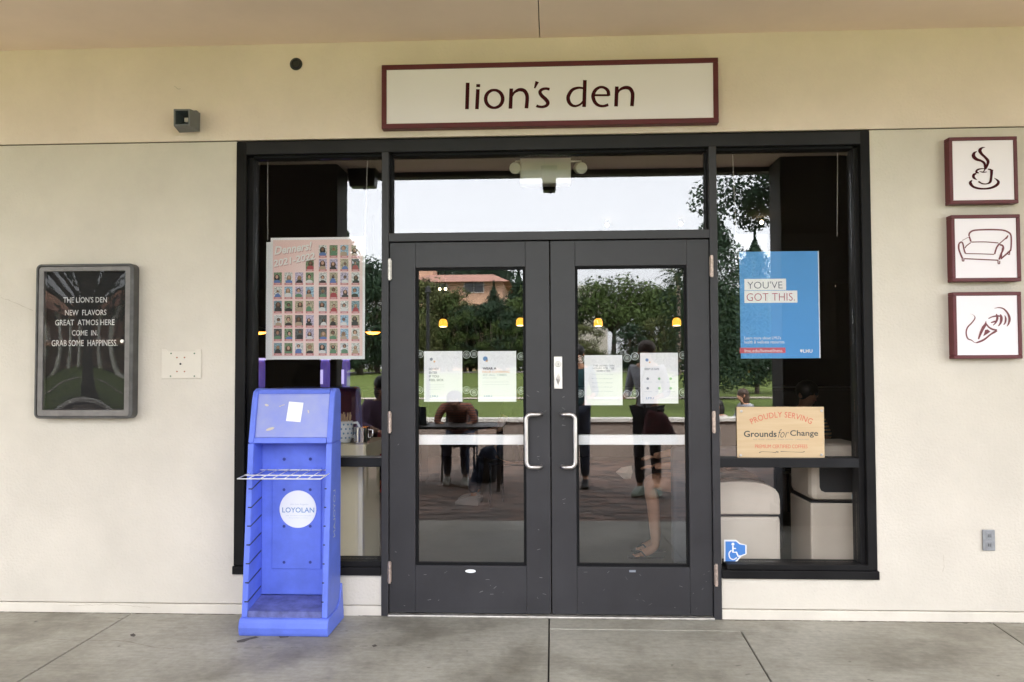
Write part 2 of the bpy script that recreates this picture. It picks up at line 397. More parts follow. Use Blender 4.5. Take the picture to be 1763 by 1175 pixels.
for x0, x1, lb in ((lx0-.85, lx0, 'dark square arcade pillar reflected in the left window'), (rx0, rx0+.85, 'dark square arcade pillar reflected in the right window'),
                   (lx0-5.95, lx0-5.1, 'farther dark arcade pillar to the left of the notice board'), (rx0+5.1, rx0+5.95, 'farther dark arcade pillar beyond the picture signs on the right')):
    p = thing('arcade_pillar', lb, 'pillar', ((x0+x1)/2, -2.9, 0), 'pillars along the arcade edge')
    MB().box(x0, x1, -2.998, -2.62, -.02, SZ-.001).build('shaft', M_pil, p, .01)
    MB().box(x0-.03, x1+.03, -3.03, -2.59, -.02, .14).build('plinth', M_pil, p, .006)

# ---------------------------------------------------------------- facade wall
wall = thing('facade_wall', 'cream stucco cafe wall with fine control joints around the dark storefront', 'wall', (0, .1, 0))
FL, FR, FT, FB = -1.828, 1.809, 2.739, .227
DL, DR = X(660), X(1241, 0, 900)
JL, JR = 2.744, 2.752
bz = .055
def wp(x0, x1, z0, z1): MB().box(x0, x1, 0, .25, z0, z1).build('wall_panel', M_stucco, wall, .003)
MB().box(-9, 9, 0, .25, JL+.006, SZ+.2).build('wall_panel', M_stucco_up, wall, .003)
MB().prism([(-9, bz+.004), (DL, bz+.004), (DL, FB), (FL, FB), (FL, JL-.001), (-9, JL-.001)], 0, .25).build('wall_panel', M_stucco, wall, .003)
MB().prism([(9, bz+.004), (9, JL-.001), (FR, JL-.001), (FR, FB), (DR, FB), (DR, bz+.004)], 0, .25).build('wall_panel', M_stucco, wall, .003)
for x0, x1 in ((-9, DL), (DR, 9)):
    MB().box(x0, x1, -.006, .25, -.02, bz).build('base_screed', mat('base_stucco', (.70, .65, .57), .88, var=.06, vs=3.5, bump=.5, bs=110, spec=.2), wall, .004)
for x0, x1 in ((-9, FL), (FR, 9)): MB().box(x0, x1, .01, .2, JL-.003, JL+.008).build('control_joint', M_joint, wall)
MB().box(FL, FR, .02, .24, FT+.001, JL+.005).build('lintel_seal', M_frame, wall)

rx0g = -1.66
# ---------------------------------------------------------------- storefront frame
sf = thing('storefront_frame', 'black storefront frame with side windows and a transom light around the double doors', 'storefront', (0, .06, 0))
XL1, XM0, XM1 = X(431), X(657), X(673)
XN0, XN1, XR0 = X(1221, 0, 700), X(1241, 0, 900), X(1478, 0, 600)
ZT = Z(261, 950); ZTR0, ZTR1 = Z(415, 950), Z(399, 950)
ZS = Z(966, 500); ZR0, ZR1 = Z(805, 600), Z(789, 600)
DTOP = ZTR0
fy0, fy1 = -.004, .14
def fb(name, x0, x1, z0, z1, y0=fy0, y1=fy1, m=M_frame, bev=.003): return MB().box(x0, x1, y0, y1, z0, z1).build(name, m, sf, bev)
fb('jamb', FL, XL1-.03, FB+.05, FT-.001); fb('jamb', XR0+.03, FR, FB+.05, FT-.001)
fb('jamb_stop', XL1-.03, XL1, ZS, ZT, .03, .139); fb('jamb_stop', XR0, XR0+.03, ZS, ZT, .03, .139)
fb('head_member', FL+.028, FR-.028, ZT+.012, FT-.003, -.003, .138, m=mat('frame_paint_lit', (.018, .018, .021), .45, var=.15, vs=4, spec=.25))  # head member coloured lighter than the jambs, its catch of light painted in
fb('head_stop', XL1, XM0, ZT-.004, ZT+.0115, .03, .137, m=M_bead); fb('head_stop', XN1, XR0, ZT-.004, ZT+.0115, .03, .137, m=M_bead); fb('head_stop', XM1, XN0, ZT-.004, ZT+.0115, .03, .137, m=M_bead)
fb('mullion', XM0+.001, XM1-.012, .0, ZT+.011, -.010, .141, m=M_door); fb('mullion', XN0+.012, XN1-.001, .0, ZT+.011, -.010, .141, m=M_door)
fb('transom', XM1-.011, XN0+.011, ZTR0+.004, ZTR1, -.012, .1405, m=M_door)
for x0, x1 in ((FL+.001, XM0-.001), (XN1+.001, FR-.001)):
    fb('sill', x0-.004 if x0 < 0 else x0, x1 if x1 < 0 else x1+.006, FB+.002, FB+.048, -.018, .141)
    fb('bottom_member', x0+.03, x1-.03 if x1 > 0 else x1, FB+.049, ZS, -.003, .1395)
    fb('mid_rail', max(x0, XL1) if x0 < 0 else x0, min(x1, XR0), ZR0, ZR1, .022, .1385, m=mat('rail_paint', (.012, .012, .014), .42, var=.15, vs=5, spec=.25))
gy = .07
def pane(x0, x1, z0, z1, m=None): return MB().box(x0, x1, gy, gy+.006, z0, z1).build('glass_pane', m or M_glass, sf)
e = .0015
pane(XL1+e, XM0-e, ZR1+e, ZT-.004-e); pane(XL1+e, XM0-e, ZS+e, ZR0-e, M_glass_low)
pane(XN1+e, XR0-e, ZR1+e, ZT-.004-e); pane(XN1+e, XR0-e, ZS+e, ZR0-e, M_glass_low)
pane(XM1-.01, XN0+.01, ZTR1+e, ZT-.004-e)
for x0 in (XM1-.012, XN0+.002): fb('glazing_bead', x0, x0+.010, ZTR1+.0005, ZT-.004, .03, .09, m=M_bead, bev=0)
th = thing('door_threshold', 'worn metal threshold strip beneath the double doors', 'threshold', ((XM1+XN0)/2, .03, 0))
MB().box(XM1-.012, XN0+.012, -.03, .12, .001, .013).build('threshold_plate', mat('threshold_metal', (.55, .52, .48), .4, .7, var=.2, vs=20), th, .003)

# ---------------------------------------------------------------- doors
def door(side):
    L = side < 0
    xm = X(947.5)
    x0, x1 = (XM1-.009, xm-.003) if L else (xm+.003, XN0+.009)
    gx0, gx1 = (X(715), X(905)) if L else (X(991), X(1184))
    z0, z1 = .018, DTOP; gz0, gz1 = Z(976), Z(459)
    yf, yb = .004, .05
    d = thing('glass_door', 'left charcoal door of the pair with two notices behind its glass' if L else 'right charcoal door of the pair with the lock plate beside its pull handle', 'door', ((x0 if L else x1), .03, 0), 'pair of charcoal entrance doors')
    MB().box(x0, gx0, yf, yb, z0, z1).build('stile', M_door, d, .0025)
    MB().box(gx1, x1, yf, yb, z0, z1).build('stile', M_door, d, .0025)
    MB().box(gx0+.0003, gx1-.0003, yf, yb, gz1, z1-.0003).build('rail', M_door, d, .0025)
    MB().box(gx0+.0003, gx1-.0003, yf, yb, z0+.0003, gz0).build('rail', M_door, d, .0025)
    b = MB(); k = .015
    b.box(gx0+.0005, gx0+k, yf+.012, yb-.01, gz0+.0005, gz1-.0005).box(gx1-k, gx1-.0005, yf+.012, yb-.01, gz0+.0005, gz1-.0005)
    b.box(gx0+k, gx1-k, yf+.012, yb-.01, gz0+.0005, gz0+k).box(gx0+k, gx1-k, yf+.012, yb-.01, gz1-k, gz1-.0005)
    b.build('glazing_bead', M_bead, d)
    MB().box(gx0+k, gx1-k, .024, .030, gz0+k, gz1-k).build('glass_pane', M_glass_door, d)
    # push bar inside
    pb = MB().box(X(717 if L else 993, .06), X(903 if L else 1182, .06), .052, .095, Z(766, 950, .06), Z(749, 950, .06)).build('push_bar', mat('push_bar_metal', (.85, .87, .88), .4), d, .003)
    # pull handle
    hx = X(906) if L else X(989); bx = X(931) if L else X(966); zt, zb = Z(713), Z(803)
    yh = -.055; r = .0115; rc = .03; sgn = 1 if L else -1
    pts = [(bx, .004, zt), (bx-sgn*.002, -.03, zt), (bx-sgn*.018, yh, zt)]
    for a in range(0, 91, 15): pts.append((hx+sgn*rc-sgn*rc*math.sin(R(a)), yh, zt-rc+rc*math.cos(R(a))))
    for a in range(0, 91, 15): pts.append((hx+sgn*rc-sgn*rc*math.cos(R(a)), yh, zb+rc-rc*math.sin(R(a))))
    pts += [(bx-sgn*.018, yh, zb), (bx-sgn*.002, -.03, zb), (bx, .004, zb)]
    h = MB().tube(pts, r, 14).build('pull_handle', M_steel, d, smooth=True)
    for zz in (zt, zb): MB().cyl((bx, -.004, zz+.005), (bx, .003, zz+.005), .017, 18).build('rose', M_door, h)
    for py in (462, 727, 987):
        hxp = X(671 if L else (1225, 1229, 1233)[(462, 727, 987).index(py)], -.01, py if not L else 615)
        zc = Z(py, 950)
        hg = MB().cyl((hxp, -.014, zc-.062), (hxp, -.014, zc+.062), .008, 12).box(hxp-.010, hxp+.010, -.013, .002, zc-.055, zc+.055).build('hinge', M_brass if py > 500 or not L else mat('pale_hinge', (.6, .56, .52), .4, .7, var=.2, vs=50), d)
    if not L:
        lp = MB().box(X(953.5), X(968), -.006, .003, Z(670), Z(614)).build('lock_plate', M_steel, d, .003)
        c = P(961, 627, 0); MB().cyl((c.x, -.013, c.z), (c.x, -.0065, c.z), .018, 24).build('key_cylinder', mat('lock_face', (.5, .48, .46), .35, 1), lp, .002)
        MB().box(c.x-.0015, c.x+.0015, -.0137, -.0132, c.z-.008, c.z+.004).build('keyhole', M_black, lp)
        c = P(961, 653, 0); MB().add([(c.x-.014, -.0065, c.z), (c.x, -.0065, c.z-.036), (c.x+.014, -.0065, c.z), (c.x, -.0065, c.z+.036), (c.x, -.016, c.z)], [(0, 1, 4), (1, 2, 4), (2, 3, 4), (3, 0, 4), (0, 3, 2, 1)]).build('thumb_turn', M_steel, lp)
    # small round-ended maker's sticker on the bottom rail
    c = P(810 if L else 1089, 984, 0)
    if L: MB().prism([(c.x+.030*math.cos(a*math.pi/9), c.z+.010*math.sin(a*math.pi/9)) for a in range(18)], .0025, .0037).build('oval_sticker', M_paper, d)
    else: MB().box(c.x-.018, c.x+.018, .0025, .0037, c.z-.006, c.z+.006).build('maker_label', M_greyink, d)
    # chips and scratches in the paint
    rnd = random.Random(3 if L else 5); ch = MB()
    for i in range(26):
        cx = rnd.uniform(x0+.02, x1-.02); cz_ = rnd.choice([rnd.uniform(.05, .27), rnd.uniform(.05, .27), rnd.uniform(.3, 1.3)])
        if gx0-.01 < cx < gx1+.01 and cz_ > gz0-.01: cx = (x0+gx0)/2 if not L else (gx1+x1)/2
        a = rnd.uniform(-1, 1); l = rnd.uniform(.002, .011); tkn = rnd.uniform(.0006, .0014)
        dx, dz = l*math.cos(a), l*math.sin(a)
        ch.add([(cx-dx, .0034, cz_-dz-tkn), (cx+dx, .0034, cz_+dz-tkn), (cx+dx, .0034, cz_+dz+tkn), (cx-dx, .0034, cz_-dz+tkn)], [(0, 1, 2, 3)])
    tag(ch.build('paint_chips', mat('bare_chip', (.19, .185, .185), .7), d), kind='stuff')
    return d
door(-1); door(1)

# notices behind the door glass ---------------------------------------------
def notice(px0, py0, px1, py1, label, cups, kind):
    Y = .036; a = P(px0, py0, Y); b = P(px1, py1, Y)
    t = thing('paper_notice', label, 'notice', ((a.x+b.x)/2, Y, b.z), 'white notices held behind the door glass')
    MB().box(a.x, b.x, Y, Y+.0015, b.z, a.z).build('paper_sheet', M_paper, t)
    for cx, cy_ in cups:
        c = P(cx, cy_, .033)
        n0 = MB(); n0.tube([(c.x+.0205*math.cos(k*math.pi/12), .0335, c.z+.0205*math.sin(k*math.pi/12)) for k in range(24)], .0022, 6, closed=True)
        n0.tube([(c.x+.011*math.cos(k*math.pi/8), .0345, c.z+.011*math.sin(k*math.pi/8)) for k in range(16)], .0018, 6, closed=True)
        n0.cyl((c.x, .0335, c.z), (c.x, .0415, c.z), .006, 12)
        n0.build('suction_cup', mat('clear_rubber', (.42, .45, .45), .2, spec=.8), t, smooth=False)
    Yt = Y-.0008; w_, h_ = px1-px0, py1-py0
    bx = lambda u0, v0, u1, v1: (px0+u0*w_, py0+v0*h_, px0+u1*w_, py0+v1*h_)
    def dot(u, v, r, m):
        c = P(px0+u*w_, py0+v*h_, Yt); MB().prism([(c.x+r*math.cos(k*math.pi/6), c.z+r*math.sin(k*math.pi/6)) for k in range(12)], Yt, Yt+.0004).build('printed_icon', m, t)
    if kind == 'sick':
        for i, s_ in enumerate(['DO NOT', 'ENTER', 'IF YOU', 'FEEL SICK']): text(s_, bx(.13, .33+i*.073, .13+len(s_)*.043, .375+i*.073), Yt, M_greyink, t, bold=.02)
        dot(.19, .16, .009, M_greyink); dot(.27, .205, .006, M_orangeink)
        for i in range(3): text('stay home and call student health', bx(.13, .655+i*.045, .52-.08*(i == 2), .675+i*.045), Yt, M_paleink, t, name='small_print')
        text('LMU', bx(.16, .875, .36, .915), Yt, M_blueink, t, name='logo')
    if kind == 'mask':
        text('WEAR A', bx(.12, .32, .48, .365), Yt, M_ink, t, bold=.03); text('FACE COVERING', bx(.12, .39, .82, .43), Yt, M_orangeink, t, bold=.02)
        text('AT ALL TIMES', bx(.12, .45, .75, .49), Yt, M_paleink, t, bold=.02); text('while inside', bx(.12, .515, .48, .54), Yt, M_paleink, t, name='small_print')
        for i in range(2): text('cover your nose and mouth with a mask', bx(.12, .60+i*.05, .80, .62+i*.05), Yt, M_paleink, t, name='small_print')
        dot(.19, .15, .014, M_blueink); dot(.225, .19, .007, M_orangeink); text('LMU', bx(.16, .875, .36, .915), Yt, M_blueink, t, name='logo')
    if kind == 'hours':
        for i, s_ in enumerate(["THE LION'S DEN", 'HOURS FOR THE', 'SEMESTER']): text(s_, bx(.22+.1*(i == 2), .19+i*.053, .78-.1*(i == 2), .225+i*.053), Yt, M_greyink, t, bold=.01)
        for i in range(5): text(['Monday to Thursday', 'Friday', 'Saturday', 'Sunday', 'closed on holidays'][i], bx(.2, .37+i*.085, .75, .395+i*.085), Yt, M_paleink, t, name='small_print')
    if kind == 'safe':
        text('KEEP US SAFE', bx(.12, .30, .50, .34), Yt, M_greyink, t, bold=.02); dot(.18, .14, .009, M_blueink); dot(.25, .185, .005, M_orangeink)
        for i in range(2):
            for j in range(3): dot(.2+j*.3, .51+i*.19, .0075, [M_greyink, mat('green_ink', (.30, .55, .32), .8), mat('green_ink', (.3, .5, .3))][j]); text('wash hands', bx(.1+j*.3, .565+i*.19, .31+j*.3, .585+i*.19), Yt, M_paleink, t, name='small_print')
        text('LMU', bx(.16, .875, .36, .915), Yt, M_blueink, t, name='logo')
    return t
notice(730, 605, 796, 692, 'paper notice reading do not enter if you feel sick, leftmost on the doors', [(723, 610), (803, 611), (722, 672), (803, 672)], 'sick')
notice(823, 605, 889, 692, 'paper notice reading wear a face covering, behind the glass beside the left pull handle', [(816, 610), (897, 614), (816, 676), (897, 673)], 'mask')
notice(1006, 612, 1072, 698, 'paper notice of opening hours in centred print, behind the right door', [(999, 619), (1080, 617), (999, 678), (1080, 679)], 'hours')
notice(1102, 608, 1168, 695, 'paper notice with two rows of green icons, rightmost on the doors', [(1093, 614), (1176, 612), (1093, 678), (1176, 676)], 'safe')

# grime along the wall foot, cracks and stains ---------------------------------
def wobble(name, pts, wfun, m, parent, plane, h, seed):
    rd = random.Random(seed); q = []
    for (a, b) in zip(pts, pts[1:]):
        n = max(2, int(math.dist(a, b)/.02))
        for k in range(n): t = k/n; q.append((a[0]+(b[0]-a[0])*t+rd.uniform(-.003, .003), a[1]+(b[1]-a[1])*t+rd.uniform(-.003, .003)))
    q.append(pts[-1]); vs = []
    for i, p in enumerate(q):
        a = q[max(0, i-1)]; b = q[min(len(q)-1, i+1)]; d = math.hypot(b[0]-a[0], b[1]-a[1]) or 1; nx_, ny_ = -(b[1]-a[1])/d, (b[0]-a[0])/d; wd = wfun(i, rd)
        for s_ in (1, -1):
            u, v = p[0]+nx_*wd*s_/2, p[1]+ny_*wd*s_/2; vs.append((u, v, h) if plane == 'z' else (u, h, v))
    o = MB(); n = len(q); o.add(vs, [(2*i, 2*i+1, 2*i+3, 2*i+2) for i in range(n-1)]); return tag(o.build(name, m, parent), kind='stuff')
M_grime = mat('wall_foot_grime', (.17, .145, .115), .95, var=.4, vs=30)
for x0, x1, sd0 in ((-3.6, rx0g, 1), (-1.1, DL, 2), (DR, 3.4, 3)): wobble('foot_grime', [(x0, -.010), (x1, -.010)], lambda i, rd: max(.003, rd.gauss(.012, .007)), M_grime, floor, 'z', .0015, sd0)
wobble('crack', [tuple(PF(*v)[:2]) for v in ((90, 1101), (150, 1104), (190, 1103), (225, 1106), (260, 1114), (300, 1118))], lambda i, rd: rd.uniform(.001, .004), M_grime, floor, 'z', .0012, 4)
for k in range(17):
    a = 400+k*20; wobble('crack', [tuple(PF(a, 1117-k*.35)[:2]), tuple(PF(a+9+(k % 3)*2, 1117-k*.35)[:2])], lambda i, rd: rd.uniform(.002, .005), M_grime, floor, 'z', .0012, 10+k)
def blot(pts, m, name='stain'):
    q = [PF(*v) for v in pts]; o = MB().add([(p.x, p.y, .0010) for p in q], [tuple(range(len(q)))]); tag(o.build(name, m, floor), kind='stuff')
M_stain = mat('dark_stain', (.09, .08, .07), .9, var=.3, vs=40)
blot([(407, 1104), (418, 1101), (440, 1096), (446, 1098), (430, 1102), (420, 1106), (409, 1107)], M_stain); blot([(480, 1096), (498, 1095), (496, 1098), (482, 1099)], M_stain)
blot([(224, 1093), (230, 1091), (234, 1094), (231, 1097), (225, 1096)], M_stain); blot([(640, 1112), (646, 1110), (650, 1113), (643, 1115)], M_stain)
M_hair = mat('hairline_crack', (.42, .37, .29), .9)
for i, pts in enumerate((((2, 513), (20, 519), (40, 528), (57, 535)), ((300, 148), (306, 154), (311, 153)), ((1624, 955), (1625, 975), (1623, 985)), ((120, 1043), (190, 1040), (260, 1046)))):
    wobble('hairline_crack', [(lambda p: (p.x, p.z))(P(*v, -.001)) for v in pts], lambda i, rd: rd.uniform(.0008, .0025), M_hair, wall, 'y', -.0012 if i < 3 else -.0075, 40+i)

# ================================================================== THINGS ON THE WALL
# main sign -----------------------------------------------------------------
def frame4(name, m, parent, x0, x1, z0, z1, y0, y1, wd, bev=.003):
    MB().box(x0, x1, y0, y1, z1-wd, z1).build(name, m, parent, bev); MB().box(x0, x1, y0, y1, z0, z0+wd).build(name, m, parent, bev)
    MB().box(x0, x0+wd, y0+.0005, y1, z0+wd, z1-wd).build(name, m, parent, bev); MB().box(x1-wd, x1, y0+.0005, y1, z0+wd, z1-wd).build(name, m, parent, bev)
Ys = -.055
sx0, sx1 = X(657, Ys, 160), X(1237, Ys, 160); sz0, sz1 = Z(217, 950, Ys), Z(106, 950, Ys)
sg = thing('name_sign', "long white sign with maroon frame reading lion's den above the doors", 'sign', ((sx0+sx1)/2, 0, sz0))
frame4('sign_frame', M_maroon, sg, sx0, sx1, sz0, sz1, Ys-.004, -.001, .029)
MB().box(sx0+.028, sx1-.028, Ys+.002, -.004, sz0+.028, sz1-.028).build('sign_face', M_signface, sg)
S = Strokes(780, 120, 5.185, Ys+.001)
def L_(pts, wd): S.line(pts, wd)
S.line([(131, 118), (124, 355)], 34, False).build('letter', M_maroonink, sg)
def letter(*strokes):
    s = Strokes(780, 120, 5.185, Ys+.0012)
    for pts, wd, sm in strokes: s.line(pts, wd, sm)
    return s.build('letter', M_maroonink, sg)
letter(([(222, 176), (213, 355)], 33, False), ([(225, 131), (224, 158)], 35, False))
o_ = [(367+76*math.sin(a*math.pi/10), 263-79*math.cos(a*math.pi/10), 23+10*abs(math.sin(a*math.pi/10))) for a in range(20)]
s = Strokes(780, 120, 5.185, Ys+.0012); s.line(o_, None, True, True); s.build('letter', M_maroonink, sg)
letter(([(520, 170), (512, 350)], 33, False), ([(524, 250, 12), (545, 208, 20), (588, 182, 30), (632, 188, 33), (656, 220, 33), (662, 262, 33), (655, 347, 33)], None, True))
letter(([(751, 108, 34), (728, 168, 13)], None, False))
letter(([(862, 177, 26), (830, 171, 24), (795, 178, 26), (776, 200, 30), (790, 232, 32), (828, 268, 34), (846, 297, 33), (834, 322, 28), (800, 334, 24), (762, 331, 24), (744, 323, 26)], None, True))
letter(([(1177, 95), (1170, 335)], 33, False), ([(1165, 168, 18), (1115, 164, 22), (1062, 185, 29), (1029, 240, 33), (1034, 288, 32), (1062, 320, 26), (1100, 326, 20), (1140, 308, 18), (1166, 276, 14)], None, True))
letter(([(1258, 230), (1392, 230)], 19, False), ([(1389, 236, 30), (1382, 190, 30), (1348, 162, 24), (1308, 160, 24), (1270, 186, 30), (1250, 235, 33), (1264, 288, 31), (1298, 320, 26), (1342, 327, 23), (1386, 315, 26)], None, True))
letter(([(1462, 152), (1455, 330)], 33, False), ([(1464, 225, 12), (1486, 185, 20), (1530, 163, 30), (1574, 168, 33), (1599, 202, 33), (1603, 245, 33), (1597, 328, 33)], None, True))

# picture signs ---------------------------------------------------------------
def picsign(px0, py0, px1, py1, label):
    x0, x1 = X(px0, Ys, (py0+py1)/2), X(px1, Ys, (py0+py1)/2); z0, z1 = Z(py1, (px0+px1)/2, Ys), Z(py0, (px0+px1)/2, Ys)
    t = thing('picture_sign', label, 'sign', ((x0+x1)/2, 0, z0), 'square picture signs stacked on the right wall')
    frame4('sign_frame', M_maroon, t, x0, x1, z0, z1, Ys-.004, -.001, .020)
    MB().box(x0+.019, x1-.019, Ys+.002, -.004, z0+.019, z1-.019).build('sign_face', M_signface, t); return t
t = picsign(1634, 236, 1752, 351, 'square sign with steaming coffee cup drawing, topmost of the three picture signs')
s = Strokes(1620, 225, 8.706, Ys+.001)
s.line([(662, 252, 4), (615, 262, 26), (583, 300, 50), (608, 350, 40), (660, 400, 36), (704, 455, 44), (698, 510, 36), (672, 580, 16)])
s.line([(540, 312, 4), (500, 338, 34), (488, 385, 54), (530, 430, 44), (600, 455, 32), (648, 490, 36), (660, 540, 34), (655, 590, 20), (632, 618, 8)])
s.line([(660, 572, 8), (600, 574, 16), (545, 592, 26), (530, 625, 30), (570, 638, 12)])
s.line([(575, 615, 6), (630, 626, 18), (690, 622, 8)]); s.line([(700, 580, 12), (745, 590, 26), (758, 620, 40), (752, 700, 36), (738, 770, 36), (690, 800, 16), (620, 798, 18), (560, 765, 24)])
s.poly([(735, 585), (782, 590), (775, 650), (742, 640)])
s.line([(530, 645, 20), (492, 665, 38), (492, 705, 38), (540, 742, 6)])
s.line([(470, 742, 6), (440, 785, 44), (480, 840, 34), (560, 868, 30), (660, 874, 26), (760, 858, 32), (840, 815, 40), (860, 765, 36), (800, 712, 6)])
s.build('cup_drawing', M_maroonink, t)
t = picsign(1638, 370, 1757, 485, 'square sign with outlined sofa drawing, middle one of the three picture signs')
s = Strokes(1620, 355, 8.392, Ys+.001)
M_marmid = mat('maroon_line', (.17, .03, .04), .5)
s.line([(405, 435), (412, 395), (450, 362), (520, 348), (700, 342), (880, 348), (960, 372), (1005, 410), (1016, 480), (1010, 620), (985, 660), (870, 760)], 22)
s.line([(408, 440), (432, 515)], 22, False); s.line([(436, 522), (640, 520), (830, 535)], 14); s.line([(430, 530), (370, 575), (345, 610)], 14); s.line([(305, 500), (400, 450)], 6, False)
s.line([(255, 548), (290, 522), (315, 545), (335, 640), (352, 685)], 20); s.line([(258, 550), (258, 620), (285, 700), (312, 760)], 24)
s.line([(352, 688), (560, 692), (770, 700)], 13); s.line([(775, 695), (805, 600), (845, 545)], 22); s.line([(845, 545), (930, 470), (970, 425)], 14); s.line([(925, 480, 6), (945, 462, 26), (972, 428, 6)])
s.line([(850, 560), (890, 575), (900, 620), (870, 690), (840, 775)], 24); s.line([(340, 762), (560, 772), (830, 785)], 16); s.line([(885, 600, 8), (878, 700, 16), (872, 770, 18)])
for lx, lz in ((318, 775), (835, 815), (980, 680)): s.line([(lx-12, lz-22), (lx-10, lz+20)], 14, False); s.line([(lx+14, lz-22), (lx+12, lz+20)], 14, False); s.line([(lx-14, lz+22), (lx+16, lz+22)], 10, False)
s.build('sofa_drawing', M_marmid, t)
t = picsign(1641, 503, 1759, 618, 'square sign with abstract gyro cone drawing, lowest of the three picture signs')
s = Strokes(1620, 495, 8.706, Ys+.001)
s.line([(440, 398, 2), (485, 415, 4), (510, 460, 16), (465, 530, 18), (400, 600, 20), (378, 680, 20), (400, 765, 20), (460, 795, 14), (510, 830, 8), (560, 822, 24), (650, 782, 26), (740, 710, 22), (800, 672, 30), (840, 650, 24)])
s.poly([(655, 545), (675, 500), (690, 560), (640, 640), (600, 720), (570, 785), (552, 770), (580, 670), (615, 590)])
s.line([(675, 545, 20), (720, 600, 22), (780, 632, 26), (840, 640, 20)]); s.poly([(660, 640), (700, 632), (740, 665), (690, 700), (632, 735), (648, 690)])
s.line([(800, 316, 4), (870, 305, 14), (940, 325, 20), (1000, 390, 26), (1028, 470, 34), (1015, 540, 24), (988, 585, 8)])
s.line([(710, 470, 12), (770, 442, 18), (850, 430, 24), (920, 440, 10)]); s.line([(750, 530, 14), (800, 515, 24), (850, 500, 14)]); s.line([(830, 400, 16), (845, 460, 34), (820, 530, 22), (780, 570, 10)])
s.line([(890, 405, 16), (905, 460, 40), (895, 530, 30), (860, 582, 12)]); s.line([(955, 420, 6), (970, 470, 26), (962, 530, 22), (938, 562, 10)])
s.build('cone_drawing', M_marmid, t)

# letter board --------------------------------------------------------------
Yb = -.055
bx0, bx1 = X(62, Yb, 585), X(231, Yb, 585); bz0, bz1 = Z(721, 145, Yb), Z(455, 145, Yb)
lb = thing('letter_board', 'dark framed outdoor letter board with white changeable letters on the left wall', 'notice board', ((bx0+bx1)/2, 0, bz0))
M_bronze = mat('weathered_bronze', (.085, .083, .082), .45, .4, var=.3, vs=9, bump=.1, bs=60)
M_bronze2 = mat('pale_frame_edge', (.17, .16, .155), .45, .4, var=.2, vs=12)
def rrect(x0, x1, z0, z1, r, n=5):
    out = []
    for cx, cz, a0 in ((x1-r, z1-r, 0), (x0+r, z1-r, 90), (x0+r, z0+r, 180), (x1-r, z0+r, 270)):
        for k in range(n+1): a = R(a0+90*k/n); out.append((cx+r*math.cos(a), cz+r*math.sin(a)))
    return out
def ring(outer, inner, y0, y1):
    n = len(outer); m_ = MB()
    vs = [(a, y0, b) for a, b in outer]+[(a, y0, b) for a, b in inner]+[(a, y1, b) for a, b in outer]+[(a, y1, b) for a, b in inner]
    fs = []
    for i in range(n):
        j = (i+1) % n; fs += [(i, j, n+j, n+i), (2*n+i, 3*n+i, 3*n+j, 2*n+j), (i, 2*n+i, 2*n+j, j), (n+i, n+j, 3*n+j, 3*n+i)]
    return m_.add(vs, fs)
fw = .055
ring(rrect(bx0, bx1, bz0, bz1, .03), rrect(bx0+.012, bx1-.025, bz0+.012, bz1-.014, .018), Yb-.01, -.002).build('case_frame', M_bronze, lb, .004)
ring(rrect(bx0+.0125, bx1-.0255, bz0+.0125, bz1-.0145, .017), rrect(bx0+.045, bx1-.055, bz0+.05, bz1-.042, .003), Yb-.004, -.003).build('door_frame', M_bronze2, lb, .003)
ix0, ix1, iz0, iz1 = bx0+.045, bx1-.055, bz0+.05, bz1-.042
m_ = MB().box(ix0-.005, ix1+.005, -.03, -.022, iz0-.005, iz1+.005)
nr = int((iz1-iz0)/.0085)
for i in range(nr): z = iz0+.004+i*.0085; m_.box(ix0, ix1, -.0335, -.0305, z, z+.005)
tag(m_.build('felt_grooves', mat('black_felt', (.009, .009, .010), .9), lb), kind='stuff')
# slightly bulging acrylic cover
m_ = MB(); nn = 10
for i in range(nn+1):
    for j in range(nn+1):
        u, v = i/nn, j/nn; m_.v.append((ix0+(ix1-ix0)*u, Yb+.003-.006*math.sin(math.pi*u)*math.sin(math.pi*v), iz0+(iz1-iz0)*v))
for i in range(nn):
    for j in range(nn): m_.f.append((i*(nn+1)+j, (i+1)*(nn+1)+j, (i+1)*(nn+1)+j+1, i*(nn+1)+j+1)); m_.mi.append(0)
m_.build('clear_cover', M_board_glass, lb, smooth=True)
M_letter = mat('white_letters', (.50, .50, .50), .6)
for s_, b4 in (("THE LION'S DEN", (109, 512, 184, 521)), ('NEW  FLAVORS', (112, 534, 183, 543)), ('GREAT  ATMOS HERE', (95, 551, 197, 560)), ('COME  IN.', (124, 569, 168, 578)), ('GRAB SOME  HAPPINESS.', (89, 586, 202, 596))):
    text(s_, b4, -.0345, M_letter, lb, bold=.004)
c = P(212, 588, Yb); MB().cyl((c.x, Yb-.014, c.z), (c.x, Yb-.003, c.z), .011, 16).build('cam_lock', M_steel, lb, .002)

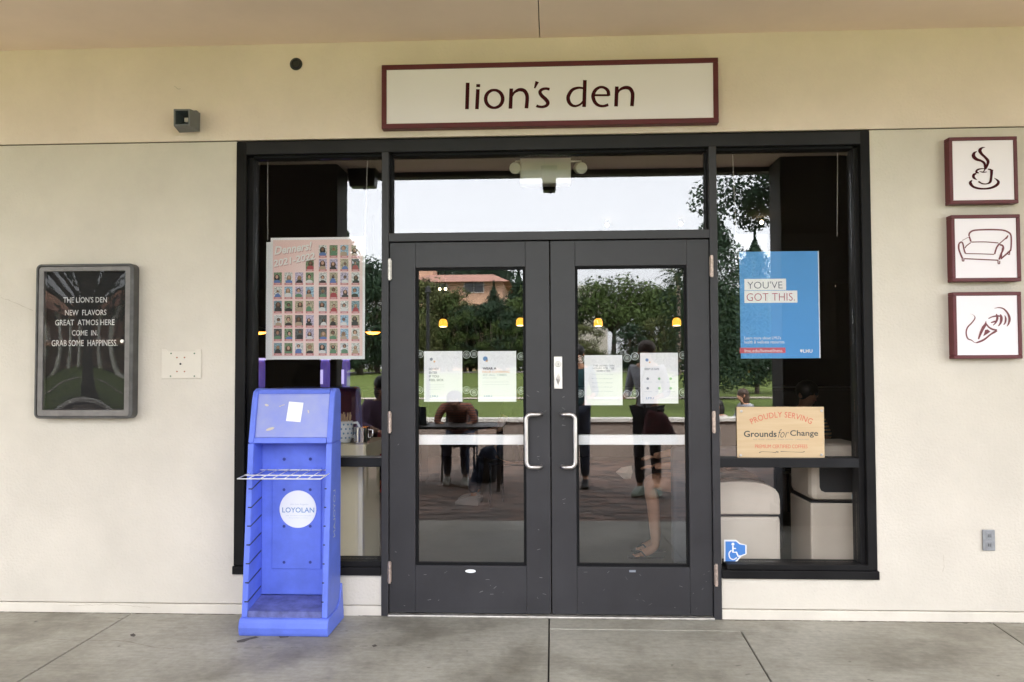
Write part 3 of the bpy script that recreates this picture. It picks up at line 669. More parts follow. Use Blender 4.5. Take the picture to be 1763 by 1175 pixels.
# horn, round cap, blank plate, right hand outlet ------------------------------
hn = P(321, 209, 0)
hz = thing('horn_speaker', 'small grey square horn speaker turned aside on the upper left wall', 'speaker', (hn.x, 0, hn.z))
M_grey = mat('grey_metal_box', (.16, .165, .17), .55, .2, var=.1, vs=20)
a = [P(px, py, -.14) for px, py in ((299, 217), (327, 217), (327, 188), (299, 188))]
b_ = [P(px, py, -.03) for px, py in ((309, 229), (344, 227), (345, 195), (320, 190))]
m_ = MB()
m_.add([*a, *b_], [(4, 5, 6, 7), (0, 1, 5, 4), (1, 2, 6, 5), (2, 3, 7, 6), (3, 0, 4, 7)])
inn = [p*.80+sum(a, Vector())/4*.20 for p in a]; dp = [p+Vector((.012, .05, -.004)) for p in inn]; cc = sum(dp, Vector())/4; dp = [cc+(p-cc)*.45 for p in dp]
for i in range(4):
    j = (i+1) % 4; m_.add([a[i], a[j], inn[j], inn[i]], [(0, 1, 2, 3)])
m_.build('horn_case', M_grey, hz)
m2 = MB()
for i in range(4): j = (i+1) % 4; m2.add([inn[i], inn[j], dp[j], dp[i]], [(0, 1, 2, 3)])
m2.add(dp, [(0, 1, 2, 3)]); m2.build('horn_throat', mat('dark_throat', (.03, .04, .045), .5), hz)
MB().box(cc.x-.012, cc.x+.012, cc.y-.02, cc.y-.002, cc.z-.012, cc.z+.012).build('driver_plug', mat('pale_plug', (.6, .55, .5), .5), hz, .003)
MB().box(hn.x-.02, hn.x+.075, -.03, -.001, hn.z-.06, hn.z+.055).build('mounting_plate', M_grey, hz, .004)
cp = P(510, 111, 0); t = thing('round_cap', 'small dark round pipe cap on the wall under the soffit', 'pipe cap', (cp.x, 0, cp.z))
MB().cyl((cp.x, -.006, cp.z), (cp.x, -.0005, cp.z), .037, 28).build('flange', mat('dark_green_black', (.03, .032, .03), .5), t, .002)
MB().tube([(cp.x+.024*math.cos(k*math.pi/12), -.008, cp.z+.024*math.sin(k*math.pi/12)) for k in range(24)], .005, 8, closed=True).build('inner_ring', M_black, t)
a, b = P(279, 602, 0), P(347, 652, 0)
t = thing('blank_wall_plate', 'cream painted blank plate with small screw holes beside the letter board', 'wall plate', ((a.x+b.x)/2, 0, b.z))
M_pl = mat('painted_plate', (.70, .65, .57), .7, var=.03, vs=5)
MB().prism([(a.x, b.z), (b.x, b.z), (b.x, a.z), (b.x-.03, a.z), (b.x-.04, a.z-.012), (a.x+.04, a.z-.012), (a.x+.03, a.z), (a.x, a.z)], -.009, -.0005).build('plate', M_pl, t, .003)
for px, py, m in ((296, 609, 'g'), (336, 609, 'g'), (295, 648, 'g'), (336, 648, 'g'), (306, 616, 'r'), (319, 616, 'r'), (306, 640, 'r'), (319, 640, 'r'), (312, 627, 'k')):
    c = P(px, py, 0); MB().cyl((c.x, -.0115, c.z), (c.x, -.0085, c.z), .0045 if m != 'k' else .006, 10).build('screw', {'g': mat('green_screw', (.08, .16, .09), .5), 'r': mat('rust_screw', (.38, .14, .09), .7), 'k': M_black}[m], t)
a, b = P(1690, 912, 0), P(1712, 948, 0)
t = thing('power_outlet', 'small grey metal outlet cover low on the right wall', 'outlet', ((a.x+b.x)/2, 0, b.z))
M_out = mat('galvanised', (.30, .31, .33), .45, .6, var=.15, vs=40)
MB().box(a.x, b.x, -.012, -.0005, b.z, a.z).build('cover_plate', M_out, t, .003)
for k in (.28, .72):
    zc = b.z+(a.z-b.z)*k; xc = (a.x+b.x)/2
    f = ring(rrect(xc-.017, xc+.017, zc-.02, zc+.02, .008), rrect(xc-.012, xc+.012, zc-.015, zc+.015, .006), -.0145, -.0115).build('socket_lid', M_out, t)
    MB().box(xc-.006, xc-.003, -.0132, -.0118, zc-.008, zc+.008).box(xc+.003, xc+.006, -.0132, -.0118, zc-.008, zc+.008).build('slot', M_black, f)

# ================================================================== POSTERS
def chain(pts, parent):
    p0, p1 = Vector(pts[0]), Vector(pts[1]); n = max(4, int((p1-p0).length/.011)); m_ = MB()
    for i in range(n):
        c = p0.lerp(p1, (i+.5)/n); hw, hh = .0028, .0075
        q = [(c.x+(hw*math.cos(a) if i % 2 else 0), c.y+(0 if i % 2 else hw*math.cos(a)), c.z+hh*math.sin(a)) for a in [k*math.pi/3 for k in range(6)]]
        m_.tube(q, .0009, 4, closed=True)
    tag(m_.build('chain', M_steel, parent), kind='stuff')
def hook(p, parent):
    MB().tube([(p.x+.009*math.cos(k*math.pi/6), p.y, p.z+.009*math.sin(k*math.pi/6)) for k in range(12)], .002, 6, closed=True).cyl((p.x, p.y, p.z+.009), (p.x, p.y, p.z+.022), .003, 8).build('eye_hook', M_steel, parent)
# left poster with portraits
Yp = .125
a, b = P(466, 410, Yp), P(628, 619, Yp)
t = thing('portrait_poster', 'pink poster of many small portraits hanging on chains in the left window', 'poster', ((a.x+b.x)/2, Yp, b.z))
a2 = P(458, 417, Yp)
MB().box(a2.x, a.x+.02, Yp+.006, Yp+.009, b.z, a2.z).build('backing_sheet', M_paper, t)
MB().box(a.x, b.x, Yp, Yp+.004, b.z+.001, a.z).build('poster_sheet', mat('glossy_white_sheet', (.88, .88, .90), .3), t)
M_pink = mat('poster_pink', (.86, .59, .56), .5, c2=(.90, .74, .72), vs=3.2, detail=1)
a1, b1 = P(470, 414, Yp), P(624, 613, Yp)
MB().box(a1.x, b1.x, Yp-.0012, Yp-.0002, b1.z, a1.z).build('printed_field', M_pink, t)
M_capt = mat('caption_pink', (.58, .24, .25), .6)
bgs = [mat('photo_bg_%s' % n, c, .5, var=.75, vs=150) for n, c in (('teal', (.20, .30, .34)), ('green', (.17, .25, .14)), ('sky', (.30, .45, .68)), ('cream', (.70, .66, .56)), ('lilac', (.48, .42, .56)), ('dark', (.10, .11, .11)), ('white', (.74, .75, .76)), ('gold', (.42, .37, .26)))]
hairs = [mat('photo_hair_%s' % n, c, .6) for n, c in (('black', (.02, .018, .018)), ('brown', (.07, .04, .025)), ('fair', (.28, .19, .10)))]
skins = [mat('photo_skin_%s' % n, c, .6) for n, c in (('a', (.55, .33, .24)), ('b', (.38, .21, .14)), ('c', (.20, .11, .07)))]
tops = [mat('photo_top_%s' % n, c, .6) for n, c in (('black', (.03, .03, .03)), ('white', (.7, .7, .7)), ('red', (.4, .07, .08)), ('blue', (.12, .2, .45)), ('tan', (.45, .35, .25)), ('green', (.12, .25, .15)))]
cols_ = [145, 238, 332, 426, 540, 635, 730, 828]; rows_ = [115, 235, 355, 480, 605, 730, 850, 975]
rnd = random.Random(11)
def ell(cx, cz, rx, rz, y, m_, mi, n=10):
    m_.add([(cx+rx*math.cos(k*2*math.pi/n), y, cz+rz*math.sin(k*2*math.pi/n)) for k in range(n)], [tuple(range(n))], mi)
for r_i, rv in enumerate(rows_):
    for c_i, cu_ in enumerate(cols_):
        if (r_i == 0 and c_i < 4) or (r_i == 1 and c_i < 3): continue
        p0 = P(450+(cu_-35)/5.11, 400+rv/5.11, Yp-.0016); p1 = P(450+(cu_+35)/5.11, 400+(rv+110)/5.11, Yp-.0016)
        x0, x1, z1, z0 = p0.x, p1.x, p0.z, p1.z; zc = z0+(z1-z0)*.17; w_ = x1-x0; h_ = z1-zc; y = Yp-.0016; m_ = MB()
        m_.add([(x0, y, z0), (x1, y, z0), (x1, y, zc), (x0, y, zc)], [(0, 1, 2, 3)], 0)
        m_.add([(x0, y, zc), (x1, y, zc), (x1, y, z1), (x0, y, z1)], [(0, 1, 2, 3)], 1)
        cx = (x0+x1)/2+rnd.uniform(-.12, .12)*w_; hz_ = zc+h_*rnd.uniform(.5, .68); hr = w_*rnd.uniform(.13, .26)
        long_ = rnd.random() < .6
        top = min(x1, cx+w_*.42), max(x0, cx-w_*.42)
        ell(cx, hz_-(hr*.55 if long_ else -hr*.25), hr*(1.45 if long_ else 1.15), hr*(1.8 if long_ else 1.15), y-.0003, m_, 2)
        sh = hz_-hr*1.5
        m_.add([(top[1], y-.0006, zc), (top[0], y-.0006, zc), (min(top[0], cx+hr*1.9), y-.0006, max(zc, sh-.1*h_)), (cx+hr*.5, y-.0006, max(zc, sh)), (cx-hr*.5, y-.0006, max(zc, sh)), (max(top[1], cx-hr*1.9), y-.0006, max(zc, sh-.1*h_))], [(0, 1, 2, 3, 4, 5)], 4)
        ell(cx, hz_, hr*.72, hr*.95, y-.0009, m_, 3)
        m_.add([(x0+w_*.2, y-.0003, z0+(zc-z0)*.35), (x1-w_*.2, y-.0003, z0+(zc-z0)*.35), (x1-w_*.2, y-.0003, z0+(zc-z0)*.7), (x0+w_*.2, y-.0003, z0+(zc-z0)*.7)], [(0, 1, 2, 3)], 5)
        off = wloc(t); me = bpy.data.meshes.new('portrait_photo'); me.from_pydata([(v[0]-off.x, v[1]-off.y, v[2]-off.z) for v in m_.v], [], m_.f)
        for mm in (M_capt, rnd.choice(bgs), rnd.choice(hairs), rnd.choice(skins), rnd.choice(tops), mat('caption_text', (.75, .5, .5), .6)): me.materials.append(mm)
        me.polygons.foreach_set('material_index', m_.mi)
        o = bpy.data.objects.new('portrait_photo', me); col.objects.link(o); o.parent = t
M_pt = mat('poster_title_white', (.84, .82, .80), .5); M_pts = mat('poster_title_shade', (.60, .33, .32), .6)
text('Denners!', (472.5, 422, 538.5, 436), Yp-.0016, M_pts, t, 'title_shade', shear=.3, bold=.03, rotz=R(7))
text('Denners!', (471.5, 420.7, 537.5, 434.7), Yp-.0022, M_pt, t, 'title', shear=.3, bold=.03, rotz=R(7))
text('2021-2022', (470.5, 443, 543.5, 454.5), Yp-.0016, M_pts, t, 'title_shade', shear=.2, bold=.03, rotz=R(10))
text('2021-2022', (469.5, 441.8, 542.5, 453.3), Yp-.0022, M_pt, t, 'title', shear=.2, bold=.03, rotz=R(10))
for px0, py0, px1, py1 in ((461, 268, 461, 414), (633, 266, 628, 412)):
    h0 = P(px0, py0, Yp); hook(h0, t); chain([(h0.x, Yp, h0.z-.01), tuple(P(px1, py1, Yp+.005))], t)
# right poster in acrylic holder
a, b = P(1265, 404, Yp), P(1441, 618, Yp)
t = thing('blue_poster', "blue poster reading you've got this in a clear holder hung in the right window", 'poster', ((a.x+b.x)/2, Yp, b.z))
MB().box(a.x, b.x, Yp+.0035, Yp+.006, b.z, a.z).build('clear_holder', M_acryl, t)
a, b = P(1273, 434, Yp), P(1411, 617, Yp)
MB().box(a.x, b.x, Yp, Yp+.003, b.z, a.z).build('poster_sheet', mat('poster_blue', (.08, .34, .76), .45, var=.03, vs=1), t)
MB().box(b.x+.0005, b.x+.006, Yp, Yp+.003, b.z, a.z).build('white_edge', M_paper, t)
kk = 5.594
M_pw = mat('bright_white_print', (.95, .95, .95), .6)
def PB(u0, v0, u1, v1): return (1255+u0/kk, 420+v0/kk, 1255+u1/kk, 420+v1/kk)
def plate(b4, Y, m, parent, name):
    a, b = P(b4[0], b4[1], Y), P(b4[2], b4[3], Y); return MB().box(a.x, b.x, Y, Y+.0004, b.z, a.z).build(name, m, parent)
plate(PB(148, 340, 551, 447), Yp-.0006, M_pw, t, 'white_band'); plate(PB(148, 455, 660, 567), Yp-.0006, M_pw, t, 'white_band')
text("YOU'VE", PB(178, 365, 515, 430), Yp-.0009, mat('navy_ink', (.03, .04, .10), .6), t, bold=-.012)
text('GOT THIS.', PB(170, 478, 635, 548), Yp-.0009, mat('crimson_ink', (.45, .05, .10), .6), t, bold=-.012)
text("Learn more about LMU's", PB(150, 893, 500, 920), Yp-.0006, M_paper, t); text('health & wellness resources.', PB(150, 932, 540, 960), Yp-.0006, M_paper, t)
plate(PB(104, 1002, 545, 1052), Yp-.0006, mat('red_band', (.62, .10, .15), .6), t, 'red_band')
text('lmu.edu/livewellness', PB(152, 1015, 515, 1045), Yp-.0009, M_paper, t); text('LMU', PB(715, 1018, 805, 1050), Yp-.0006, M_paper, t, bold=.03)
c = P(1255+697/kk, 420+1033/kk, Yp); MB().prism([(c.x-.007, c.z+.008), (c.x+.007, c.z+.008), (c.x+.007, c.z-.002), (c.x, c.z-.009), (c.x-.007, c.z-.002)], Yp-.0009, Yp-.0006).build('shield_logo', M_paper, t)
for px0, py0, px1, py1 in ((1261, 257, 1267, 407), (1442, 256, 1441, 407)):
    h0 = P(px0, py0, Yp); hook(h0, t); chain([(h0.x, Yp, h0.z-.01), tuple(P(px1, py1, Yp))], t)
cd_ = [P(1270, 283, .11), P(1269, 300, .11), P(1265, 318, .11), P(1266, 335, .11)]
# wooden coffee sign
Yw = .058
a, b = P(1268, 701, Yw), P(1420, 790, Yw)
t = thing('coffee_sign', 'small pale wood board reading Grounds for Change fixed behind the right window', 'sign', ((a.x+b.x)/2, Yw, b.z))
def wood(name, c1, c2, sc_=(1, 1, 14)):
    m = mat(name, c1, .55, c2=c2, vs=3, detail=4); n = m.node_tree; nz = [x for x in n.nodes if x.type == 'TEX_NOISE'][0]; tc = [x for x in n.nodes if x.type == 'TEX_COORD'][0]
    mp = n.nodes.new('ShaderNodeMapping'); mp.inputs['Scale'].default_value = sc_; n.links.new(tc.outputs['Object'], mp.inputs[0]); n.links.new(mp.outputs[0], nz.inputs['Vector']); return m
MB().box(a.x, b.x, Yw, Yw+.009, b.z, a.z).build('board', wood('birch_ply', (.66, .50, .31), (.60, .43, .25)), t, .001)
k2 = 9.794
def PW(u0, v0, u1, v1): return (1255+u0/k2, 690+v0/k2, 1255+u1/k2, 690+v1/k2)
M_red = mat('orange_red_ink', (.62, .13, .08), .6); M_dk = mat('sign_dark_ink', (.05, .055, .055), .6)
text('PROUDLY SERVING', PW(345, 190, 1420, 285), Yw-.0005, M_red, t, arc=.38, spacing=1.05)
text('Grounds', PW(250, 510, 805, 615), Yw-.0005, M_dk, t, bold=.018); text('for', PW(825, 485, 1010, 625), Yw-.0005, M_dk, t, shear=.35, bold=-.01); text('Change', PW(1030, 500, 1505, 625), Yw-.0005, M_dk, t, bold=.012)
text('FAIR TRADE - ORGANIC - SHADE GROWN - CARBON FREE', PW(410, 645, 1345, 668), Yw-.0005, mat('sign_grey_ink', (.35, .3, .24), .6), t)
text('PREMIUM CERTIFIED COFFEES', PW(440, 742, 1325, 805), Yw-.0005, M_red, t)
s = Strokes(1255, 690, k2, Yw-.0005); s.line([(510, 880, 12), (560, 862, 6), (700, 868, 4), (790, 880, 10)]); s.line([(790, 865, 14), (835, 868, 14)]); s.line([(1275, 858, 12), (1220, 872, 6), (1000, 862, 4), (870, 858, 10)]); s.build('flourish', M_dk, t)
for u, v in ((207, 180), (1560, 172), (197, 922), (1560, 915)):
    c = P(1255+u/k2, 690+v/k2, Yw); MB().cyl((c.x, Yw-.006, c.z), (c.x, Yw-.0005, c.z), .0075, 14).build('screw', M_steel, t, .001)
# accessibility sticker (outside of the glass)
Yk = .0692
k3 = 3.014
def A(u, v): return P(1230+u/k3, 620+v/k3, Yk)
pl = [A(*q) for q in ((50, 933), (112, 933), (135, 952), (167, 960), (167, 1008), (140, 1020), (112, 1053), (50, 1053))]
t = thing('accessibility_sticker', 'blue wheelchair symbol sticker with torn corners low on the right window', 'sticker', (pl[0].x, Yk, pl[-1].z))
MB().prism([(p.x, p.z) for p in pl], Yk, Yk+.0004).build('sticker_border', M_paper, t)
pl = [A(*q) for q in ((57, 942), (112, 942), (130, 957), (160, 962), (161, 1005), (135, 1015), (108, 1045), (57, 1045))]
MB().prism([(p.x, p.z) for p in pl], Yk-.0005, Yk-.0002).build('blue_field', mat('sticker_blue', (.06, .22, .62), .5), t)
s = Strokes(1230, 620, k3, Yk-.0007); s.line([(96, 965), (96, 998), (114, 998), (124, 1020), (134, 1016)], 8, False); s.line([(96, 978), (112, 979)], 6, False)
s.line([(88, 988), (76, 1003), (80, 1026), (98, 1036), (116, 1026)], 6); s.poly([(96+8*math.cos(q*.7), 956+8*math.sin(q*.7)) for q in range(9)]); s.build('wheelchair_symbol', M_paper, t)

# ================================================================== BLUE NEWSPAPER RACK
rk = thing('newspaper_rack', 'tall blue plastic newspaper rack with one white wire shelf before the left window', 'newspaper rack', (-1.4, -.25, 0))
rx0_, rx1_ = -1.640, -1.178
tw = .032
def ry(z):   # y of the front face, leaning back
    return -.365+(z-.12)*.085
ybk = -.10
def side_prof(z0, z1, front_off=0): return [(ry(z0)+front_off, z0), (ry(z1)+front_off, z1), (ybk, z1), (ybk-.0, z0)]
ZH0, ZH1 = 1.005, 1.30
for x0, x1 in ((rx0_, rx0_+tw), (rx1_-tw, rx1_)):
    m_ = MB().prism([(ry(.0925), .0925), (ry(ZH0), ZH0-.0005), (ybk, ZH0-.0005), (ybk, .0925)], x0, x1, 'x'); m_.build('side_wall', M_blue, rk, .006)
# back panel with raised field
MB().box(rx0_+tw+.0005, rx1_-tw-.0005, -.16, ybk, .16, ZH0-.001).build('back_panel', M_blue, rk, .002)
MB().box(rx0_+tw+.06, rx1_-tw-.06, -.166, -.1595, .30, .86).build('raised_field', M_blue, rk, .006)
zf = .125
MB().prism([(ry(.1)+.004, .093), (ry(.1)+.004, zf), (-.16, zf+.03), (-.16, .093)], rx0_+tw+.001, rx1_-tw-.001, 'x').build('tray', M_bluedark, rk)
# base shoe
prof = [(-.385, .015), (-.391, .045), (-.386, .07), (-.375, .086), (-.36, .092), (-.20, .093), (-.13, .13), (-.098, .21), (-.088, .205), (-.05, .0), (-.378, .0)]
MB().prism(prof, rx0_-.008, rx1_+.008, 'x').build('base_shoe', M_blue, rk, .012, seg=3)
# header box with recessed display card
yh = lambda z: ry(ZH0)+(z-ZH0)*.22
hp = [(yh(ZH0), ZH0), (yh(ZH1-.05), ZH1-.05), (yh(ZH1-.02)+.012, ZH1-.015), (yh(ZH1)+.045, ZH1), (ybk-.03, ZH1), (ybk, ZH1-.03), (ybk, ZH0)]
for x0, x1 in ((rx0_, rx0_+tw), (rx1_-tw, rx1_)): MB().prism(hp, x0, x1, 'x').build('header_side', M_blue, rk, .008, seg=3)
MB().prism([(yh(ZH0)+.001, ZH0), (yh(ZH0+.03)+.001, ZH0+.03), (ybk, ZH0+.03), (ybk, ZH0)], rx0_+tw, rx1_-tw, 'x').build('header_rail', M_blue, rk, .003)
MB().prism([(yh(ZH1-.03)+.004, ZH1-.03), (yh(ZH1-.01)+.018, ZH1-.008), (yh(ZH1)+.05, ZH1-.001), (ybk-.03, ZH1-.001), (ybk, ZH1-.03)], rx0_+tw, rx1_-tw, 'x').build('header_cap', M_blue, rk, .004)
MB().prism([(yh(ZH0+.031)+.012, ZH0+.031), (yh(ZH1-.031)+.012, ZH1-.031), (yh(ZH1-.031)+.03, ZH1-.031), (yh(ZH0+.031)+.03, ZH0+.031)], rx0_+tw+.001, rx1_-tw-.001, 'x').build('display_panel', mat('hazy_panel', (.22, .27, .68), .35, c2=(.32, .35, .62), vs=5), rk)
def onpanel(px, py):
    p = P(px, py, yh(1.15)+.012)
    return Vector((p.x, yh(p.z)+.011, p.z))
q = [onpanel(*v) for v in ((493, 725), (518, 727), (521, 694), (496, 692))]
MB().add(q+[v+Vector((0, .0009, 0)) for v in q], [(0, 1, 2, 3), (7, 6, 5, 4), (0, 4, 5, 1), (1, 5, 6, 2), (2, 6, 7, 3), (3, 7, 4, 0)]).build('white_card', M_paper, rk)
for (px, py, w2, h2, an) in ((467, 738.5, 8, 2.4, .3), (458, 698, 3.6, 1.9, -.3), (530.5, 709, 1.0, 3, .3), (486, 698, 4, .6, .2), (481, 700, 1.4, 1.0, .2)):
    c = onpanel(px, py); wx, hh = w2/320, h2/320; u = Vector((math.cos(an), 0, math.sin(an))); v = Vector((-math.sin(an), 0, math.cos(an)))
    q = [c+u*wx*math.cos(k*math.pi/4)+v*hh*math.sin(k*math.pi/4) for k in range(8)]; q2 = [x+Vector((0, -.003, 0)) for x in q]
    MB().add(q+q2, [tuple(range(7, -1, -1)), tuple(range(8, 16))]+[(k, (k+1) % 8, 8+(k+1) % 8, 8+k) for k in range(8)]).build('tape_scrap', mat('old_tape', (.62, .55, .45), .7), rk)
# slots in the left inner wall, notches on the right front
for i in range(8):
    z = .175+i*.098
    if i == 7: break
    yf_ = ry(z)
    MB().hexa([(rx0_+tw-.0005, yf_-.002, z-.005), (rx0_+tw+.0012, yf_-.002, z-.005), (rx0_+tw+.0012, -.165, z+.026), (rx0_+tw-.0005, -.165, z+.026)],
              [(rx0_+tw-.0005, yf_-.002, z+.002), (rx0_+tw+.0012, yf_-.002, z+.002), (rx0_+tw+.0012, -.165, z+.034), (rx0_+tw-.0005, -.165, z+.034)]).build('shelf_slot', M_black, rk)
    MB().box(rx0_+tw-.018, rx0_+tw+.001, ry(z)-.0015, ry(z)+.004, z-.004, z+.002).build('shelf_notch', M_black, rk)
    MB().box(rx1_-tw-.001, rx1_-tw+.010, ry(z)-.0015, ry(z)+.004, z-.002, z+.004).build('shelf_notch', M_black, rk)
for px in (489, 534):
    for py in (791, 843.5, 906.5, 968.5):
        c = P(px, py, -.167); MB().cyl((c.x, -.1675, c.z), (c.x, -.159, c.z), .0085, 14).build('bolt_hole', mat('bolt_blue', (.03, .045, .25), .5), rk, .002)
# wire shelf
q = lambda px, py, Y: tuple(P(px, py, Y))
f0, f1 = P(418, 825, -.47), P(557, 825, -.47); zf_ = f0.z
bk0, bk1 = rx0_+tw+.004, rx1_-tw-.004; yb_ = -.19; zb_ = zf_+.012
m_ = MB(); rw = .0032
m_.tube([(f0.x+.010, -.45, zf_), (f1.x, -.45, zf_)], rw, 8); 
x_l, x_r = rx0_+.012, rx1_-.012
m_ = MB().tube([(x_l, yb_, zb_), (x_l, -.465, zf_), (x_r, -.465, zf_), (x_r, yb_, zb_)], rw, 8).tube([(x_l, -.37, zf_+.006), (x_r, -.37, zf_+.006)], rw, 8).tube([(x_l, yb_, zb_), (x_r, yb_, zb_)], rw, 8)
for k in range(1, 7): xx = x_l+(x_r-x_l)*k/7; m_.tube([(xx, yb_, zb_+.003), (xx, -.465, zf_+.003)], .002, 6)
m_.build('wire_shelf', M_wire, rk, smooth=True)
c = P(513, 877, -.1675); MB().prism([(c.x+.103*math.cos(k*math.pi/24), c.z+.103*math.sin(k*math.pi/24)) for k in range(48)], -.1690, -.1664).build('round_sticker', mat('sticker_white', (.82, .83, .86), .4), rk)
text('LOYOLAN', (486, 874, 541, 883), -.1695, M_blueink, rk, bold=.01); text('the Los Angeles', (500, 867, 531, 871), -.1695, M_paleink, rk, shear=.3, name='small_print'); text('the student newspaper', (492, 887, 536, 889.5), -.1695, M_paleink, rk, name='small_print')
text('loyolan.com', (498, 891, 530, 893.2), -.1695, M_paleink, rk, name='small_print')
text('LOYOLAN', (500, 860, 575, 885), 0, M_paleink, rk, side=(rx1_+.0008, ry(.55)+.09, .62), keep=True)

# ================================================================== INTERIOR
room = tag(bpy.data.objects.new('cafe_interior', None), kind='structure'); col.objects.link(room)
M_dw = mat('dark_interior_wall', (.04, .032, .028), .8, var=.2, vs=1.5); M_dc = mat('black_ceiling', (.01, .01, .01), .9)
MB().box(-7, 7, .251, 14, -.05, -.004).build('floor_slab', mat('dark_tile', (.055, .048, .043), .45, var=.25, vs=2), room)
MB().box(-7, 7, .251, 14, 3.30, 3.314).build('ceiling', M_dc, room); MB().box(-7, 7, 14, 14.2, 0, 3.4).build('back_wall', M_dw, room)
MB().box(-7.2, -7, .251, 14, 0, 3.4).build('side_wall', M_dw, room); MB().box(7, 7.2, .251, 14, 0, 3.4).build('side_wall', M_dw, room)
# pendants
M_amber = mat('amber_glass', (.8, .35, .05), .3, emit=(1.0, .42, .04), es=.16); M_bulb = mat('lit_bulb', (1, .9, .7), .4, emit=(1, .82, .5), es=.6)
for i, (px, py, where) in enumerate(((763, 557, 'leftmost of the row, seen through the left door'), (896, 555, 'second from the left, at the left door edge'), (1030, 556, 'third from the left, seen through the right door'), (1165, 555, 'fourth from the left, at the right door edge'), (1472, 552, 'alone in the dark of the right window'))):
    c = P(px, py, 8.35); t = thing('pendant_lamp', 'amber pendant lamp '+where, 'lamp', (c.x, c.y, c.z), 'amber pendant lamps over the counter')
    MB().lathe([(.001, .07), (.03, .068), (.055, .05), (.068, .015), (.07, -.05), (.066, -.05), (.064, .012), (.05, .045), (.001, .062)], c, 20).build('shade', M_amber, t, smooth=True)
    MB().lathe([(.001, -.045), (.045, -.052), (.06, -.058), (.001, -.062)], c, 16).build('bulb', M_bulb, t, smooth=True)
    MB().cyl((c.x, c.y, c.z+.07), (c.x, c.y, 3.299), .004, 6).build('cord', M_black, t)
for px, py, D in ((757, 498, 15.5), (767, 498, 15.5), (1045, 388, 10.4), (1172, 386, 10.4), (1311, 383, 10.4)):
    c = P(px, py, CAM.y+D); t = thing('ceiling_spotlight', {757: 'tiny lit spotlight, left one of the close pair seen through the left door', 767: 'tiny lit spotlight, right one of the close pair seen through the left door', 1045: 'tiny lit spotlight low in the middle of the transom', 1172: 'tiny lit spotlight at the right end of the transom', 1311: 'tiny lit spotlight seen through the right window above the poster'}[px], 'spotlight', (c.x, c.y, c.z), 'small ceiling spotlights in the cafe')
    MB().lathe([(.001, .09), (.022, .085), (.024, .025), (.001, .025)], c, 14).build('can', M_black, t)
    b = MB().ball(c, .022, 10).build('lit_lamp', mat('spot_bulb', (1, .9, .75), .4, emit=(1, .75, .42), es=4), t)
    MB().cyl((c.x, c.y, c.z+.09), (c.x, c.y, 3.299), .005, 6).build('stem', M_black, t)
# emergency light above the doors
Ye = .30
a, b = P(895, 258, Ye), P(983, 315, Ye); M_em = mat('ivory_plastic', (.66, .66, .57), .5)
t = thing('emergency_light', 'ivory emergency light box with two side lamps inside above the doors', 'emergency light', ((a.x+b.x)/2, Ye, b.z))
MB().box(a.x, b.x, Ye, Ye+.11, b.z, a.z).build('case', M_em, t, .012)
for px, s_ in ((888, -1), (1000, 1)):
    c = P(px, 287, Ye); m_ = MB().cyl((c.x+s_*.005, Ye+.0, c.z-.01), (c.x-s_*.01, Ye+.08, c.z+.01), .036, 20); m_.build('lamp_head', M_em, t, .004)
    MB().tube([(a.x if s_ < 0 else b.x, Ye+.01, c.z+.035), (c.x+s_*.0, Ye+.01, c.z+.035), (c.x+s_*.02, Ye+.01, c.z-.03)], .006, 8).build('yoke', M_em, t)
# counter by the left window with mug and pitcher
Yc = .22
cx1 = X(632, Yc, 850); czt = Z(766, 600, Yc)
M_lam = mat('beige_laminate', (.70, .62, .43), .5, var=.04, vs=3)
t = thing('condiment_counter', 'beige laminate counter standing behind the left window', 'counter', (cx1-.4, .5, 0))
MB().box(cx1-.8, cx1-.03, Yc+.03, Yc+.5, 0, czt-.101).build('cabinet', M_lam, t, .004)
MB().box(cx1-.82, cx1-.005, Yc, Yc+.55, czt-.1, czt).build('countertop', M_lam, t, .006)
MB().box(cx1-.058, cx1-.03, Yc+.012, Yc+.0295, .001, czt-.102).build('corner_post', mat('pale_laminate', (.74, .68, .54), .5), t, .003)
c = P(592, 766, Yc+.12); c.z = czt; sc1 = 1400/4.98
t = thing('white_mug', 'white mug with blue dots and a curved handle on the counter', 'mug', c)
M_cer = mat('white_ceramic', (.70, .72, .74), .25)
MB().lathe([(.001, .001), (.038, .001), (.044, .01), (.056, .045), (.058, .065), (.056, .135), (.052, .135), (.053, .06), (.001, .02)], c, 28).build('mug_body', M_cer, t, smooth=True)
MB().tube([(c.x+.052, c.y-.01, c.z+.122), (c.x+.085, c.y-.01, c.z+.126), (c.x+.100, c.y-.01, c.z+.10), (c.x+.094, c.y-.01, c.z+.06), (c.x+.050, c.y-.01, c.z+.034)], .008, 10).build('mug_handle', M_cer, t, smooth=True)
for r_ in range(4):
    for k in range(-4, 4):
        an = R(-90+k*26+(13 if r_ % 2 else 0)); rr = .0585 if r_ else .053
        pz = c.z+.035+r_*.027; o = MB(); ctr = Vector((c.x+rr*math.cos(an), c.y+rr*math.sin(an), pz)); tg = Vector((-math.sin(an), math.cos(an), 0)); nr = Vector((math.cos(an), math.sin(an), 0))
        q = [ctr+tg*.0055*math.cos(a_*math.pi/4)+Vector((0, 0, .0065*math.sin(a_*math.pi/4)))+nr*.0008 for a_ in range(8)]; q2 = [v-nr*.006 for v in q]
        o.add(q+q2, [tuple(range(8)), tuple(range(15, 7, -1))]+[(k_, 8+k_, 8+(k_+1) % 8, (k_+1) % 8) for k_ in range(8)]).build('blue_dot', mat('dot_blue', (.12, .24, .36), .4), t)
sk = thing('stir_sticks', 'bundle of wooden stir sticks standing in the dotted mug', 'stir sticks', (c.x, c.y, c.z+.02), None)
